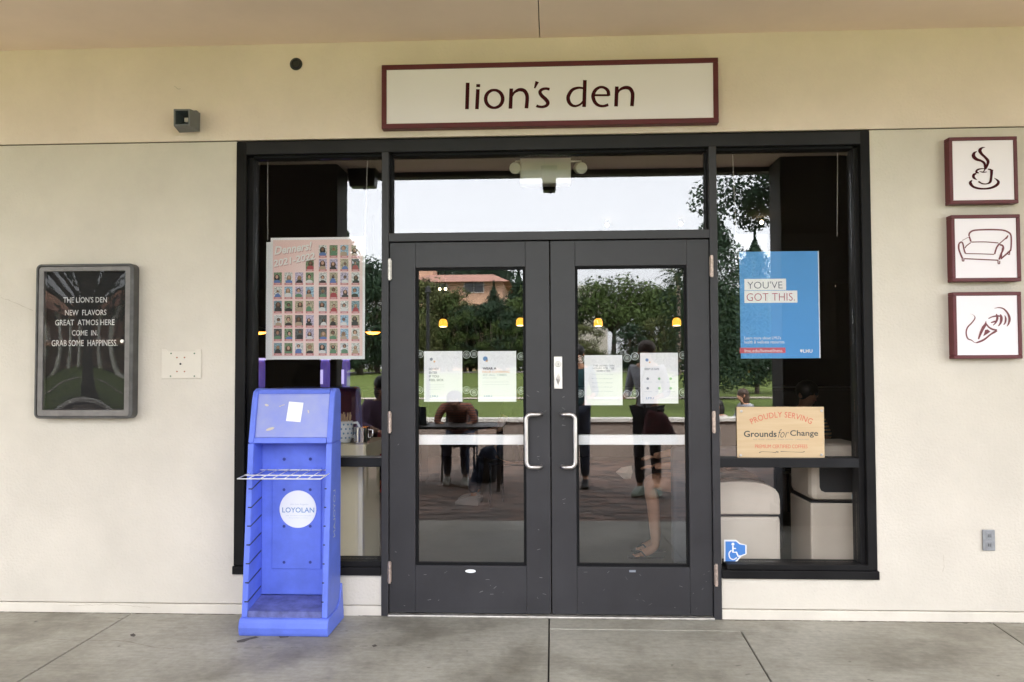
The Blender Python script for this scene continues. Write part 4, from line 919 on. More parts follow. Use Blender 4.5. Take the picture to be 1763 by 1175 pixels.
for k in range(16):
    a_ = k*2.4; r_ = .030*math.sqrt(k/16); bx, by = c.x+r_*math.cos(a_), c.y+r_*math.sin(a_); lean = Vector((r_*math.cos(a_)*.55+.006, r_*math.sin(a_)*.4, 0)); zt_ = c.z+.175+.014*math.sin(k*1.7)
    tp = Vector((bx, by, zt_))+lean
    MB().hexa([(bx-.003, by-.001, c.z+.03), (bx+.003, by-.001, c.z+.03), (bx+.003, by+.001, c.z+.03), (bx-.003, by+.001, c.z+.03)], [(tp.x-.003, tp.y-.001, tp.z), (tp.x+.003, tp.y-.001, tp.z), (tp.x+.003, tp.y+.001, tp.z), (tp.x-.003, tp.y+.001, tp.z)]).build('stick', mat('birch_stick', (.50, .34, .20), .7), sk)
c = P(623, 766, Yc+.1); c.z = czt
t = thing('steel_creamer', 'small stainless steel creamer with a handle beside the dotted mug', 'creamer', c)
M_chrome = mat('polished_steel', (.7, .7, .7), .12, 1)
MB().lathe([(.001, .001), (.046, .001), (.048, .01), (.048, .095), (.046, .10), (.001, .102)], c, 28).build('creamer_body', M_chrome, t, smooth=False)
MB().tube([(c.x+.046, c.y, c.z+.085), (c.x+.068, c.y, c.z+.08), (c.x+.066, c.y, c.z+.04), (c.x+.046, c.y, c.z+.03)], .006, 8).build('creamer_handle', M_chrome, t, smooth=True)
# bins in the right window
M_bin = mat('beige_bin', (.58, .51, .43), .45, var=.03, vs=4)
Yr = .30
def bz_(px, py): p = P(px, py, Yr); return (p.x, p.z)
t = thing('domed_litter_bin', 'beige litter bin with domed lid and black flap behind the right window', 'litter bin', (X(1280, Yr), .5, 0))
xl, xr = X(1208, Yr, 900), X(1344, Yr, 900); zg = Z(888, 1290, Yr)
MB().box(xl, xr, Yr, Yr+.42, .02, zg-.006).build('bin_body', M_bin, t, .02)
MB().box(xl+.006, xr-.006, Yr+.006, Yr+.41, zg-.006, zg+.006).build('black_band', M_black, t)
arc_ = [(xl, zg+.006), (xr, zg+.006)]; zsh = Z(862, 1290, Yr); ztp = Z(829, 1290, Yr); xc_ = (xl+xr)/2
for k in range(0, 13): an = math.pi*k/12; arc_.append((xc_+(xr-xc_)*math.copysign(abs(math.cos(an))**.8, math.cos(an)), zsh+(ztp-zsh)*math.sin(an)**.8))
MB().prism(arc_, Yr, Yr+.42).build('lid', M_bin, t, .008)
arc2 = [(xc_+(xr-xc_-.03)*math.cos(math.pi*k/12), zsh+.01+(ztp-zsh+.045)*math.sin(math.pi*k/12)) for k in range(13)]
MB().prism(arc2, Yr+.10, Yr+.40).build('flap', mat('glossy_black', (.01, .01, .01), .15), t, .004)
t = thing('square_litter_bin', 'taller beige square litter bin with black opening at the right window edge', 'litter bin', (X(1440, Yr), .5, 0))
xl, xr = X(1396, Yr, 900), X(1500, Yr, 900); zg = Z(865, 1440, Yr); zt_ = Z(764, 1440, Yr+.05)
M_bin2 = mat('tan_bin', (.55, .475, .39), .45, var=.03, vs=4)
MB().box(xl, xr, Yr, Yr+.42, .02, zg-.005).build('bin_body', M_bin2, t, .012)
MB().box(xl+.005, xr-.005, Yr+.005, Yr+.41, zg-.005, zg+.005).build('black_band', M_black, t)
MB().box(xl, xr, Yr, Yr+.42, zg+.005, zt_).build('hood', M_bin2, t, .04, )
hx, hz2 = X(1411, Yr, 840), Z(848, 1440, Yr)
pr = [(hx+.03, hz2), (xr-.01, hz2), (xr-.01, Z(800, 1440, Yr)), (hx, Z(800, 1440, Yr)), (hx, hz2+.03), (hx+.008, hz2+.01)]
MB().prism(pr, Yr-.003, Yr+.02).build('opening', M_black, t, .001)
MB().box(X(1462, Yr), X(1478, Yr), Yr-.002, Yr-.0005, Z(859, 1470, Yr), Z(852, 1470, Yr)).build('small_label', mat('label_blue', (.45, .55, .65), .5), t)

# furniture builders -----------------------------------------------------------
def chair(name, label, loc, rz, m, group=None):
    t = thing(name, label, 'chair', (0, 0, 0), group)
    MB().box(-.22, .22, -.21, .21, .43, .46).build('seat', m, t, .01)
    MB().hexa([(-.21, -.22, .58), (.21, -.22, .58), (.21, -.20, .58), (-.21, -.20, .58)], [(-.20, -.28, .88), (.20, -.28, .88), (.20, -.26, .88), (-.20, -.26, .88)]).build('backrest', m, t, .01)
    for sx in (-.2, .2):
        MB().tube([(sx, -.19, 0), (sx, -.20, .45), (sx, -.27, .86)], .012, 8).build('leg', M_black, t); MB().tube([(sx, .19, 0), (sx, .19, .43)], .012, 8).build('leg', M_black, t)
    t.location = loc; t.rotation_euler = (0, 0, rz); return t
def table(label, loc, w_, d_, h_, m, mleg):
    t = thing('cafe_table', label, 'table', (0, 0, 0)); MB().box(-w_/2, w_/2, -d_/2, d_/2, h_-.03, h_).build('tabletop', m, t, .004)
    for sx in (-1, 1):
        for sy in (-1, 1): MB().box(sx*(w_/2-.05)-.02, sx*(w_/2-.05)+.02, sy*(d_/2-.05)-.02, sy*(d_/2-.05)+.02, 0, h_-.031).build('leg', mleg, t)
    t.location = loc; return t
# people ------------------------------------------------------------------------
def skin_obj(name, chains, m, parent, sub=1):
    """chains: lists of (x,y,z,r); points that coincide are welded"""
    me = bpy.data.meshes.new(name); bm = bmesh.new(); sk = bm.verts.layers.skin.verify(); idx = {}
    for ci, ch in enumerate(chains):
        prev = None
        for (x, y, z, r) in ch:
            key = (round(x, 4), round(y, 4), round(z, 4))
            if key not in idx: v = bm.verts.new((x, y, z)); v[sk].radius = (r, r); idx[key] = v
            v = idx[key]
            if prev is not None and v is not prev and bm.edges.get((prev, v)) is None: bm.edges.new((prev, v))
            prev = v
    seen = set()
    for v in bm.verts:
        if v in seen: continue
        v[sk].use_root = True; st = [v]
        while st:
            u = st.pop()
            if u in seen: continue
            seen.add(u); st += [e.other_vert(u) for e in u.link_edges]
    bm.to_mesh(me); bm.free(); me.materials.append(m)
    o = bpy.data.objects.new(name, me); col.objects.link(o); o.parent = parent
    s1 = o.modifiers.new('skin', 'SKIN'); s1.use_smooth_shade = True; s2 = o.modifiers.new('sub', 'SUBSURF'); s2.levels = sub; s2.render_levels = sub
    return o
def person(label, loc, rz, top, bottom, hair, skin_m, pose='stand', shoe=None, sleeves=True, shorts=False, bare=False, group=None, reach=None, lean=0.0, scale=1.0, seat_z=.47, hairlen=.0, bow=0):
    t = thing('person', label, 'person', (0, 0, 0), group)
    S_ = lambda p, r: (p[0], p[1], p[2], r)
    if pose == 'stand':
        pel = (0, 0, .96); hips = [(s*.085, 0, .92) for s in (-1, 1)]; knees = [(s*.095, .02, .50) for s in (-1, 1)]; ank = [(s*.10, -.02, .09) for s in (-1, 1)]; toe = [(s*.115, .13, .035) for s in (-1, 1)]
    else:
        z = seat_z+.10; pel = (0, 0, z); hips = [(s*.095, .02, z-.02) for s in (-1, 1)]; knees = [(-.11, .45, z+.0), (.11, .43, z-.0)]; ank = [(-.11, .40, .085), (.12, .46, .085)]; toe = [(a[0], a[1]+.15, .03) for a in ank]
    if bare: ank[1] = (.12, .36, .085); toe[1] = (.12, .51, .03); knees[1] = (.11, .43, z)
    L = lean
    sp = (0, L*.25, pel[2]+.2); che = (0, L*.65, pel[2]+.38*(1-.25*L)); nk = (0, L*.95, pel[2]+.53*(1-.35*L)); hd = (0, L*1.1+.02, pel[2]+.66*(1-.3*L)); cr = (0, L*1.15, pel[2]+.75*(1-.3*L))
    if bow: hd = (0, nk[1]+.13, nk[2]+.05); cr = (0, nk[1]+.2, nk[2]+.06)
    sho = [(s*.17, L*.8, pel[2]+.47*(1-.3*L)) for s in (-1, 1)]
    if pose == 'stand': elb = [(s*.23, L*.6-.02, pel[2]+.19) for s in (-1, 1)]; wri = [(s*.20, .20, pel[2]+.16) for s in (-1, 1)]
    else: elb = [(s*.25, L*.7+.08, pel[2]+.22) for s in (-1, 1)]; wri = [(s*.16, .33+L*.3, pel[2]+.18) for s in (-1, 1)]
    if reach: elb[0], wri[0] = reach[0], reach[1]
    ch = [[S_(pel, .11), S_(sp, .10), S_(che, .115), S_(nk, .05), S_(hd, .085), S_(cr, .07)], [S_(hd, .085), (hd[0], hd[1]+.06, hd[2]-.07, .035)]]
    for i in (0, 1):
        ch.append([S_(pel, .11), S_(hips[i], .085), (*[(hips[i][k]+knees[i][k])/2 for k in range(3)], .072), S_(knees[i], .052), (knees[i][0]*.7+ank[i][0]*.3, knees[i][1]*.7+ank[i][1]*.3-.02, knees[i][2]*.7+ank[i][2]*.3, .052), S_(ank[i], .034), (ank[i][0], ank[i][1]+.06, .045, .033), (toe[i][0], toe[i][1]-.03, .028, .026)])
        ch.append([S_(che, .115), S_(sho[i], .05), (*[(sho[i][k]+elb[i][k])/2 for k in range(3)], .044), S_(elb[i], .036), (*[(elb[i][k]*.6+wri[i][k]*.4) for k in range(3)], .035), S_(wri[i], .024)])
        wv = Vector(wri[i]); dirv = (wv-Vector(elb[i])).normalized(); sd_ = dirv.cross(Vector((0, 0, 1))); sd_ = sd_.normalized() if sd_.length > .1 else Vector((1, 0, 0))
        palm = wv+dirv*.05; ch[-1].append((*palm, .032))
        for f, (off_, ln) in enumerate(((-.028, .062), (-.010, .075), (.010, .078), (.028, .066))):
            b0 = palm+sd_*off_+dirv*.01; b1_ = b0+dirv*(.022+ln*.4)+sd_*off_*.2; b2 = b1_+dirv*ln*.5+Vector((0, 0, -.012)); ch.append([(*b0, .009), (*b1_, .0085), (*b2, .0065)])
        th0 = wv+dirv*.02-sd_*.02*(1 if i else -1); ch.append([(*th0, .011), (*(th0+dirv*.03-sd_*.032*(1 if i else -1)), .0095), (*(th0+dirv*.06-sd_*.036*(1 if i else -1)), .007)])
        if bare:
            for f in range(5):
                off_ = (-.030+f*.015)*(1 if i else -1); ln = (.040, .034, .031, .027, .022)[f if i == 0 else f]
                ch.append([(toe[i][0]+off_*.7, toe[i][1]-.035, .024, .011), (toe[i][0]+off_, toe[i][1]-.01, .018, .010), (toe[i][0]+off_*1.1, toe[i][1]-.01+ln*.7, .013, .008)])
    skin_obj('body', ch, skin_m, t, 2 if bare else 1)
    # face
    fy = hd[1]+.078
    MB().add([(-.012, fy, hd[2]-.03), (.012, fy, hd[2]-.03), (0, fy, hd[2]+.015), (0, fy+.022, hd[2]-.028)], [(0, 1, 3), (1, 2, 3), (2, 0, 3), (0, 2, 1)]).build('nose', skin_m, t)
    for s in (-1, 1):
        MB().ball((s*.03, fy-.006, hd[2]+.014), .010, 8).build('eye', M_ink, t); MB().ball((s*.082, hd[1]-.002, hd[2]-.005), .02, 8, sz=1.4).build('ear', skin_m, t)
    MB().box(-.02, .02, fy-.004, fy+.004, hd[2]-.055, hd[2]-.048).build('mouth', mat('lip', (.35, .12, .1), .6), t)
    # hair
    hm = MB(); hm.ball((0, hd[1]-.022, hd[2]+.035), .103, 16, sz=.95)
    if hairlen: hm.ball((0, hd[1]-.055, hd[2]-.05), .09, 14, sz=1+hairlen*4)
    hm.build('hair', hair, t, smooth=True)
    # shirt and trousers
    sh = [[(pel[0], pel[1], pel[2]-.07, .150), S_(sp, .125), S_(che, .135), (nk[0], nk[1]-.01, nk[2]-.05, .075)]]
    for i in (0, 1):
        mid = tuple((sho[i][k]+elb[i][k])/2 for k in range(3)); c_ = [S_(che, .135), S_(sho[i], .066), S_(mid, .058)]
        if sleeves: c_ += [S_(elb[i], .050), (*[(elb[i][k]*.25+wri[i][k]*.75) for k in range(3)], .040)]
        sh.append(c_)
    skin_obj('shirt', sh, top, t, 1)
    pn = []
    for i in (0, 1):
        mid = tuple((hips[i][k]+knees[i][k])/2 for k in range(3)); c_ = [(pel[0], pel[1], pel[2]+.01, .128), S_(hips[i], .102), S_(mid, .088)]
        if not shorts: c_ += [S_(knees[i], .068), (knees[i][0]*.6+ank[i][0]*.4, knees[i][1]*.6+ank[i][1]*.4-.01, knees[i][2]*.6+ank[i][2]*.4, .066), (ank[i][0], ank[i][1], ank[i][2]+.03, .055)]
        pn.append(c_)
    skin_obj('shorts' if shorts else 'trousers', pn, bottom, t, 1)
    for i in (0, 1):
        if bare:
            o = MB().prism([(toe[i][0]+dx, toe[i][1]+dy) for dx, dy in ((-.042, .03), (-.03, .055), (.02, .055), (.042, .03), (.040, -.06), (.030, -.19), (.015, -.215), (-.015, -.215), (-.030, -.19), (-.040, -.06))], .0, .014, 'z').build('sandal_sole', M_black, t)
            MB().tube([(toe[i][0]-.042, toe[i][1]-.075, .016), (toe[i][0]-.03, toe[i][1]-.04, .055), (toe[i][0]-.004, toe[i][1]+.005, .03), (toe[i][0]+.03, toe[i][1]-.045, .055), (toe[i][0]+.042, toe[i][1]-.075, .016)], .006, 8).build('sandal_strap', M_black, t)
        else:
            m_ = MB(); a_, tt = ank[i], toe[i]
            m_.prism([(a_[1]-.06, .0), (tt[1]+.045, .0), (tt[1]+.05, .03), (tt[1]+.0, .065), (a_[1]+.05, .10), (a_[1]-.05, .10), (a_[1]-.065, .05)], a_[0]-.042, a_[0]+.042, 'x').build('shoe', shoe or M_black, t, .015, seg=3)
    t.location = loc; t.rotation_euler = (0, 0, rz); t.scale = (scale,)*3
    return t
M_skinA = mat('skin_light', (.60, .33, .21), .55, var=.05, vs=8); M_skinB = mat('skin_tan', (.36, .19, .12), .55, var=.05, vs=8)
M_hairK = mat('hair_black', (.012, .01, .01), .5); M_hairB = mat('hair_brown', (.06, .035, .022), .55)
def plaid(name, c1, c2, s_=22):
    m = bpy.data.materials.new(name); m.use_nodes = True; n = m.node_tree; b = n.nodes['Principled BSDF']; b.inputs['Roughness'].default_value = .85
    tc = n.nodes.new('ShaderNodeTexCoord'); w1 = n.nodes.new('ShaderNodeTexWave'); w1.bands_direction = 'Z'; w1.inputs['Scale'].default_value = s_/6; n.links.new(tc.outputs['Object'], w1.inputs['Vector'])
    rp = n.nodes.new('ShaderNodeValToRGB'); rp.color_ramp.elements[0].position = .4; rp.color_ramp.elements[1].position = .6; rp.color_ramp.elements[0].color = (*c1, 1); rp.color_ramp.elements[1].color = (*c2, 1)
    n.links.new(w1.outputs['Fac'], rp.inputs[0]); n.links.new(rp.outputs[0], b.inputs['Base Color']); return m
M_stripe = plaid('striped_jersey', (.05, .09, .10), (.60, .38, .20), 60); M_plaid = plaid('plaid_brown', (.36, .12, .06), (.10, .06, .07), 60); M_pinkst = plaid('pink_stripe', (.5, .2, .16), (.7, .6, .5), 90)
M_denim = mat('dark_denim', (.03, .04, .07), .9); M_blkcl = mat('black_cloth', (.015, .015, .018), .9); M_greycl = mat('grey_sweat', (.40, .41, .45), .9, var=.08, vs=20); M_wshoe = mat('white_shoe', (.48, .47, .44), .6)
M_teal = mat('teal_cloth', (.03, .09, .11), .9); M_purp = mat('purple_jacket', (.12, .07, .13), .9)
# interior people
heel = PF(1122, 949); hipx = heel.x+.55
t = person('seated person in dark shorts and black sandals, hand on knee, behind the right door', (1.17, 1.58, 0), R(90), mat('teal_tee', (.05, .10, .12), .9), M_denim, M_hairB, M_skinA, 'sit', shorts=True, bare=True, sleeves=False, seat_z=.45, reach=((-.22, .16, .70), (-.14, .36, .68)))
M_bluegrey = mat('blue_grey_vinyl', (.11, .125, .15), .5, var=.08, vs=3)
ac = thing('armchair', 'blue-grey upholstered armchair seen through the lower right of the right door', 'armchair', (1.35, 1.6, 0))
ax0 = X(1157, 1.28, 870)
MB().box(ax0, ax0+.75, 1.26, 1.36, 0, .84).build('armrest', M_bluegrey, ac, .03, seg=3); MB().box(ax0+.14, ax0+.74, 1.37, 1.83, .08, .44).build('seat', M_bluegrey, ac, .03, seg=3)
MB().box(ax0+.62, ax0+.82, 1.37, 1.83, .08, .98).build('backrest', M_bluegrey, ac, .04, seg=3); MB().box(ax0+.1, ax0+.75, 1.84, 1.94, 0, .62).build('armrest', M_bluegrey, ac, .03, seg=3)
pb_ = thing('paper_napkin', 'crumpled cream paper napkin held beside the seated knee', 'napkin', tuple(P(1075, 815, 1.5)))
c = P(1076, 814, 1.5); q = [P(*v, 1.5) for v in ((1060, 813), (1070, 805), (1087, 802), (1089, 812), (1086, 825), (1074, 825))]
m_ = MB(); m_.add([c+Vector((0, -.03, 0))]+q+[c+Vector((0, .03, 0))], [(0, k+1, (k+1) % 6+1) for k in range(6)]+[(7, (k+1) % 6+1, k+1) for k in range(6)]); m_.build('napkin_sheet', mat('cream_napkin', (.62, .56, .46), .9), pb_)
person('person in a striped jersey bent over a table deep in the right window', (P(1345, 690, 3.2).x, 3.2, 0), R(200), M_stripe, M_blkcl, M_hairK, M_skinB, 'sit', lean=.35, sleeves=True, scale=1.0, seat_z=.47)
person('seated person in white sneakers in the dim cafe behind the left door', (P(885, 800, 3.75).x, 3.75, 0), R(75), M_blkcl, M_denim, M_hairB, M_skinA, 'sit', shoe=M_wshoe, sleeves=False)
chair('cafe_chair', 'dark chair under the white sneakered customer', (P(885, 800, 3.75).x, 3.75, 0), R(75), M_blkcl, 'dark chairs inside the cafe')
chair('cafe_chair', 'dark chair under the striped jersey customer', (P(1345, 690, 3.2).x, 3.2, 0), R(200), M_blkcl, 'dark chairs inside the cafe')
table('dark cafe table in front of the striped jersey customer', (P(1390, 690, 2.5).x, 2.5, 0), .9, .6, .74, mat('dark_wood_top', (.05, .03, .02), .4), M_black)
# red booth near the left window
M_redv = mat('maroon_vinyl', (.10, .012, .018), .35)
a, b = P(560, 668, 1.6), P(618, 740, 1.6)
t = thing('booth_seat', 'maroon vinyl booth with a rounded back behind the stir sticks', 'booth', ((a.x+b.x)/2, 1.7, 0))
MB().box(a.x-.5, b.x, 1.6, 1.8, .3, a.z).build('backrest', M_redv, t, .06, seg=3); MB().box(a.x-.5, b.x, 1.15, 1.59, .0, .46).build('seat', M_redv, t, .04, seg=3)
t = chair('cafe_chair', 'red chair by the door frame low in the left window', (P(645, 800, 2.0).x, 2.0, 0), R(150), mat('red_vinyl', (.35, .04, .03), .4), 'red chairs inside the cafe')
# serving counter and lit drink dispensers at the back left
t = thing('serving_counter', 'dark serving counter at the back of the cafe behind the left window', 'counter', (-3.2, 5.6, 0))
MB().box(-5.0, -1.6, 5.3, 5.9, 0, 1.08).build('cabinet', mat('counter_dark', (.03, .025, .03), .6), t, .01); MB().box(-5.05, -1.55, 5.25, 5.95, 1.081, 1.12).build('countertop', mat('counter_top', (.04, .03, .03), .25), t, .006)
M_pur = mat('violet_lit_liquid', (.08, .06, .25), .2, emit=(.30, .22, 1.0), es=.02); M_purw = mat('violet_white_glow', (.2, .17, .4), .2, emit=(.62, .55, 1.0), es=.09)
for px, lb, kx in ((449, 'leftmost', .55), (560, 'middle', .6), (596, 'rightmost', .5)):
    c = P(px, 640, 5.5); zb2 = 1.121
    t = thing('drink_dispenser', 'violet lit drink dispenser, %s of three on the dark back counter' % lb, 'dispenser', (c.x, 5.5, zb2), 'violet lit dispensers on the back counter')
    MB().box(c.x-.11*kx, c.x+.11*kx, 5.4, 5.6, zb2, zb2+.05).build('stand', M_black, t, .005)
    MB().lathe([(.001, .055), (.09*kx, .055), (.10*kx, .08), (.10*kx, .36), (.08*kx, .40), (.001, .40)], (c.x, 5.5, zb2), 20).build('tank', M_pur, t, smooth=True)
    MB().lathe([(.10*kx, .401), (.115*kx, .401), (.115*kx, .43), (.001, .43)], (c.x, 5.5, zb2), 20).build('lid', M_purw, t); MB().box(c.x-.03, c.x+.0, 5.385, 5.399, zb2+.1, zb2+.28).build('tank_highlight', M_purw, t)  # glowing strip on the tank front is a painted glint
for px, lb in ((446, 'left'), (642, 'right')):
    c = P(px, 571, 5.2); t = thing('heat_lamp', 'orange glowing heat lamp to the %s of the portrait poster' % lb, 'lamp', (c.x, c.y, c.z), 'orange heat lamps over the serving counter')
    MB().lathe([(.001, .06), (.04, .05), (.16, -.01), (.155, -.014), (.03, .04), (.001, .045)], c, 20).build('shade', M_black, t, smooth=True)
    MB().lathe([(.001, .03), (.10, -.002), (.06, -.03), (.001, -.04)], c, 16).build('bulb', mat('orange_bulb', (1, .4, .1), .4, emit=(1, .30, .03), es=1.6), t, smooth=True)
    MB().cyl((c.x, c.y, c.z+.06), (c.x, c.y, 3.299), .006, 6).build('cord', M_black, t)
# long counter under the pendants
t = thing('bar_counter', 'dark bar counter under the row of amber pendants', 'counter', (0, 8.6, 0))
MB().box(-4, 5.5, 8.3, 8.9, 0, 1.05).build('cabinet', mat('bar_front', (.035, .025, .02), .6), t, .01); MB().box(-4.05, 5.55, 8.2, 8.95, 1.051, 1.09).build('countertop', mat('bar_top', (.06, .04, .03), .3), t, .006)

# ================================================================== OUTSIDE, SEEN IN THE GLASS
# hanging fittings at the arcade edge
for px0, px1, py1, label in ((598, 648, 321, 'dark floodlight hanging at the arcade edge, mirrored in the left window'), (931, 960, 328, 'small dark security camera hanging at the arcade edge, mirrored above the doors')):
    V = 7.62; a, b = RP(px0, 284, V), RP(px1, py1, V)
    t = thing('hanging_floodlight' if px0 < 700 else 'hanging_camera', label, 'floodlight' if px0 < 700 else 'camera', ((a.x+b.x)/2, a.y, SZ))
    MB().hexa([(a.x+.02, a.y-.07, b.z), (b.x-.02, a.y-.07, b.z), (b.x-.02, a.y+.07, b.z), (a.x+.02, a.y+.07, b.z)], [(a.x, a.y-.08, a.z-.01), (b.x, a.y-.08, a.z-.01), (b.x, a.y+.08, a.z-.01), (a.x, a.y+.08, a.z-.01)]).build('housing', M_black, t, .012)
    MB().cyl(((a.x+b.x)/2, a.y, a.z-.02), ((a.x+b.x)/2, a.y, SZ-.001), .015, 10).build('stem', M_black, t)
    MB().ball(((a.x+b.x)/2+.015, a.y, b.z), .018, 10).build('sensor', M_black, t)
# people and furniture outside
tb = RP(775, 838, 9.7)
table('dark metal patio table in front of the seat wall, mirrored in the left door', (tb.x-.1, tb.y, 0), 1.5, .7, .74, mat('dark_table_top', (.035, .032, .03), .5), M_black)
person('person in brown plaid seated at the patio table with back to the lawn', (tb.x+.05, tb.y-.62, 0), R(0), M_plaid, M_denim, M_hairK, M_skinB, 'sit', lean=.5, shoe=M_wshoe, bow=1, scale=.97)
chair('patio_chair', 'dark patio chair under the person in brown plaid', (tb.x+.05, tb.y-.62, 0), R(0), M_blkcl, 'dark patio chairs')
chair('patio_chair', 'empty dark patio chair at the left end of the patio table', (tb.x-.75, tb.y+.5, 0), R(170), M_blkcl, 'dark patio chairs')
lt = thing('laptop', 'open black laptop on the patio table', 'laptop', (tb.x-.42, tb.y, .741))
MB().box(tb.x-.58, tb.x-.26, tb.y-.12, tb.y+.10, .741, .757).build('keyboard_base', M_black, lt, .003)
MB().hexa([(tb.x-.58, tb.y+.10, .757), (tb.x-.26, tb.y+.10, .757), (tb.x-.26, tb.y+.108, .757), (tb.x-.58, tb.y+.108, .757)], [(tb.x-.58, tb.y+.15, .96), (tb.x-.26, tb.y+.15, .96), (tb.x-.26, tb.y+.158, .96), (tb.x-.58, tb.y+.158, .96)]).build('screen_lid', mat('laptop_lid', (.03, .04, .05), .4), lt, .003)
bp_ = RP(832, 822, 10.2); t = thing('backpack', 'black backpack standing on the brick paving beside the patio table', 'backpack', (bp_.x, bp_.y, 0))
MB().hexa([(bp_.x-.17, bp_.y-.12, 0), (bp_.x+.17, bp_.y-.12, 0), (bp_.x+.17, bp_.y+.12, 0), (bp_.x-.17, bp_.y+.12, 0)], [(bp_.x-.02, bp_.y-.08, .42), (bp_.x+.17, bp_.y-.08, .46), (bp_.x+.17, bp_.y+.06, .46), (bp_.x-.02, bp_.y+.06, .42)]).build('pack_body', M_blkcl, t, .05, seg=3)
MB().hexa([(bp_.x-.12, bp_.y+.121, .04), (bp_.x+.12, bp_.y+.121, .04), (bp_.x+.12, bp_.y+.17, .05), (bp_.x-.12, bp_.y+.17, .05)], [(bp_.x-.04, bp_.y+.09, .24), (bp_.x+.12, bp_.y+.09, .24), (bp_.x+.12, bp_.y+.14, .22), (bp_.x-.04, bp_.y+.14, .22)]).build('front_pocket', M_blkcl, t, .02)
st_ = PF(1112, 853)
py_ = 2*GL-st_.y
person('standing person in grey sweatshirt and black trousers mirrored in the right door', (st_.x+.02, py_, 0), R(25), M_greycl, M_blkcl, M_hairB, M_skinA, 'stand', shoe=mat('grey_green_shoe', (.35, .42, .36), .6), scale=.98, hairlen=.1)
mb_ = thing('maroon_bag', 'slouchy dark maroon and black shoulder bag on the standing person', 'bag', (st_.x+.14, py_+.19, .62))
MB().hexa([(st_.x-.08, py_+.12, .60), (st_.x+.30, py_+.12, .56), (st_.x+.36, py_+.28, .60), (st_.x-.06, py_+.28, .62)], [(st_.x-.02, py_+.14, .96), (st_.x+.20, py_+.13, .93), (st_.x+.20, py_+.24, .90), (st_.x, py_+.24, .96)]).build('bag_body', mat('maroon_black_cloth', (.14, .02, .025), .85, c2=(.02, .016, .02), vs=11), mb_, .06, True, 4)
MB().tube([(st_.x-.02, py_+.20, .92), (st_.x-.06, py_+.16, 1.25), (st_.x+.0, py_+.08, 1.42)], .012, 8).build('bag_strap', M_blkcl, mb_)
person('person in dark teal jacket standing at the edge of the right door reflection', (.30, -5.0, 0), R(5), M_teal, M_denim, M_hairK, M_skinA, 'stand', scale=.97)
c = RP(652, 700, 9.0)
person('person in purple jacket seated on the patio, mirrored at the left window edge', (c.x, c.y, 0), R(-30), M_purp, M_blkcl, M_hairK, M_skinB, 'sit', hairlen=.08, lean=.1)
chair('patio_chair', 'dark patio chair under the person in the purple jacket', (c.x, c.y, 0), R(-30), M_blkcl, 'dark patio chairs')
for px, py, lb, hm, tm in ((1296, 690, 'person in pale grey top sitting on the seat wall, mirrored above the wooden sign', M_hairB, M_greycl), (1257, 698, 'person with dark hair leaning low by the seat wall at the door frame edge', M_hairK, mat('pale_tee', (.6, .5, .48), .9))):
    c = RP(px, py, 13.6 if px > 1280 else 13.3)
    person(lb, (c.x, -8.9 if px > 1280 else -8.8, (-.16 if px > 1280 else -.34)), R(75), tm, M_denim, hm, M_skinA, 'sit', scale=.92, lean=.15, hairlen=.2)

# vegetation ---------------------------------------------------------------------
def leafm(name, c, c2): 
    m = mat(name, c, .7, c2=c2, vs=1.2, detail=3, spec=.2); return m
M_l1 = leafm('leaf_mid', (.085, .125, .035), (.04, .065, .02)); M_l2 = leafm('leaf_dark', (.035, .065, .035), (.018, .035, .02)); M_l3 = leafm('leaf_olive', (.12, .13, .045), (.06, .075, .03)); M_l4 = leafm('leaf_lime', (.16, .19, .045), (.08, .11, .03))
M_bark = mat('bark', (.09, .07, .055), .9, var=.3, vs=8, bump=.6, bs=12)
def leaves(mb, c, rad, n, size, rnd, flat=1.0):
    for _ in range(n):
        while True:
            v = Vector((rnd.uniform(-1, 1), rnd.uniform(-1, 1), rnd.uniform(-1, 1)))
            if .25 < v.length < 1: break
        p = Vector(c)+Vector((v.x*rad[0], v.y*rad[1], v.z*rad[2])); s = size*rnd.uniform(.6, 1.3)
        n_ = (v+Vector((rnd.uniform(-.8, .8), rnd.uniform(-.8, .8), rnd.uniform(-.3, 1)))).normalized(); u = n_.orthogonal().normalized(); u = Matrix.Rotation(rnd.uniform(0, 6.28), 3, n_) @ u; w_ = n_.cross(u)
        k = len(mb.v); mb.v += [tuple(p-u*s*.5), tuple(p+w_*s*.3), tuple(p+u*s*.5), tuple(p-w_*s*.3)]; mb.f.append((k, k+1, k+2, k+3)); mb.mi.append(0)
def raw(mb, name, m, parent):
    me = bpy.data.meshes.new(name); me.from_pydata(mb.v, [], mb.f); me.materials.append(m); o = bpy.data.objects.new(name, me); col.objects.link(o); o.parent = parent; return o
def broad_tree(seed, h, r, m, leaf=.36, clumps=44, per=130, base=.12):
    rnd = random.Random(seed); t = thing('broad_tree', '', 'tree')
    tr = MB().tube([(0, 0, -.3), (.05*h*.1, 0, h*.2), (.0, .02*h, h*base), (.03*h, 0, h*.7)], [h*.03, h*.024, h*.02, h*.008], 8)
    cr = MB()
    for i in range(clumps):
        a = rnd.uniform(0, 6.28); zz = rnd.uniform(base, .95); rr = r*math.sqrt(rnd.random())*(1-.55*abs((zz-.55)/.45)**1.5); c = (rr*math.cos(a), rr*math.sin(a), zz*h); q = rnd.uniform(.16, .30)*r*1.3
        leaves(cr, c, (q, q, q*.7), per, leaf, rnd)
        if i % 4 == 0: tr.tube([(0, 0, h*base*.8), (c[0]*.5, c[1]*.5, h*base+(c[2]-h*base)*.4), c], [h*.012, h*.008, h*.003], 5)
    tr.build('trunk', M_bark, t, smooth=True); tag(raw(cr, 'crown', m, t)); return t
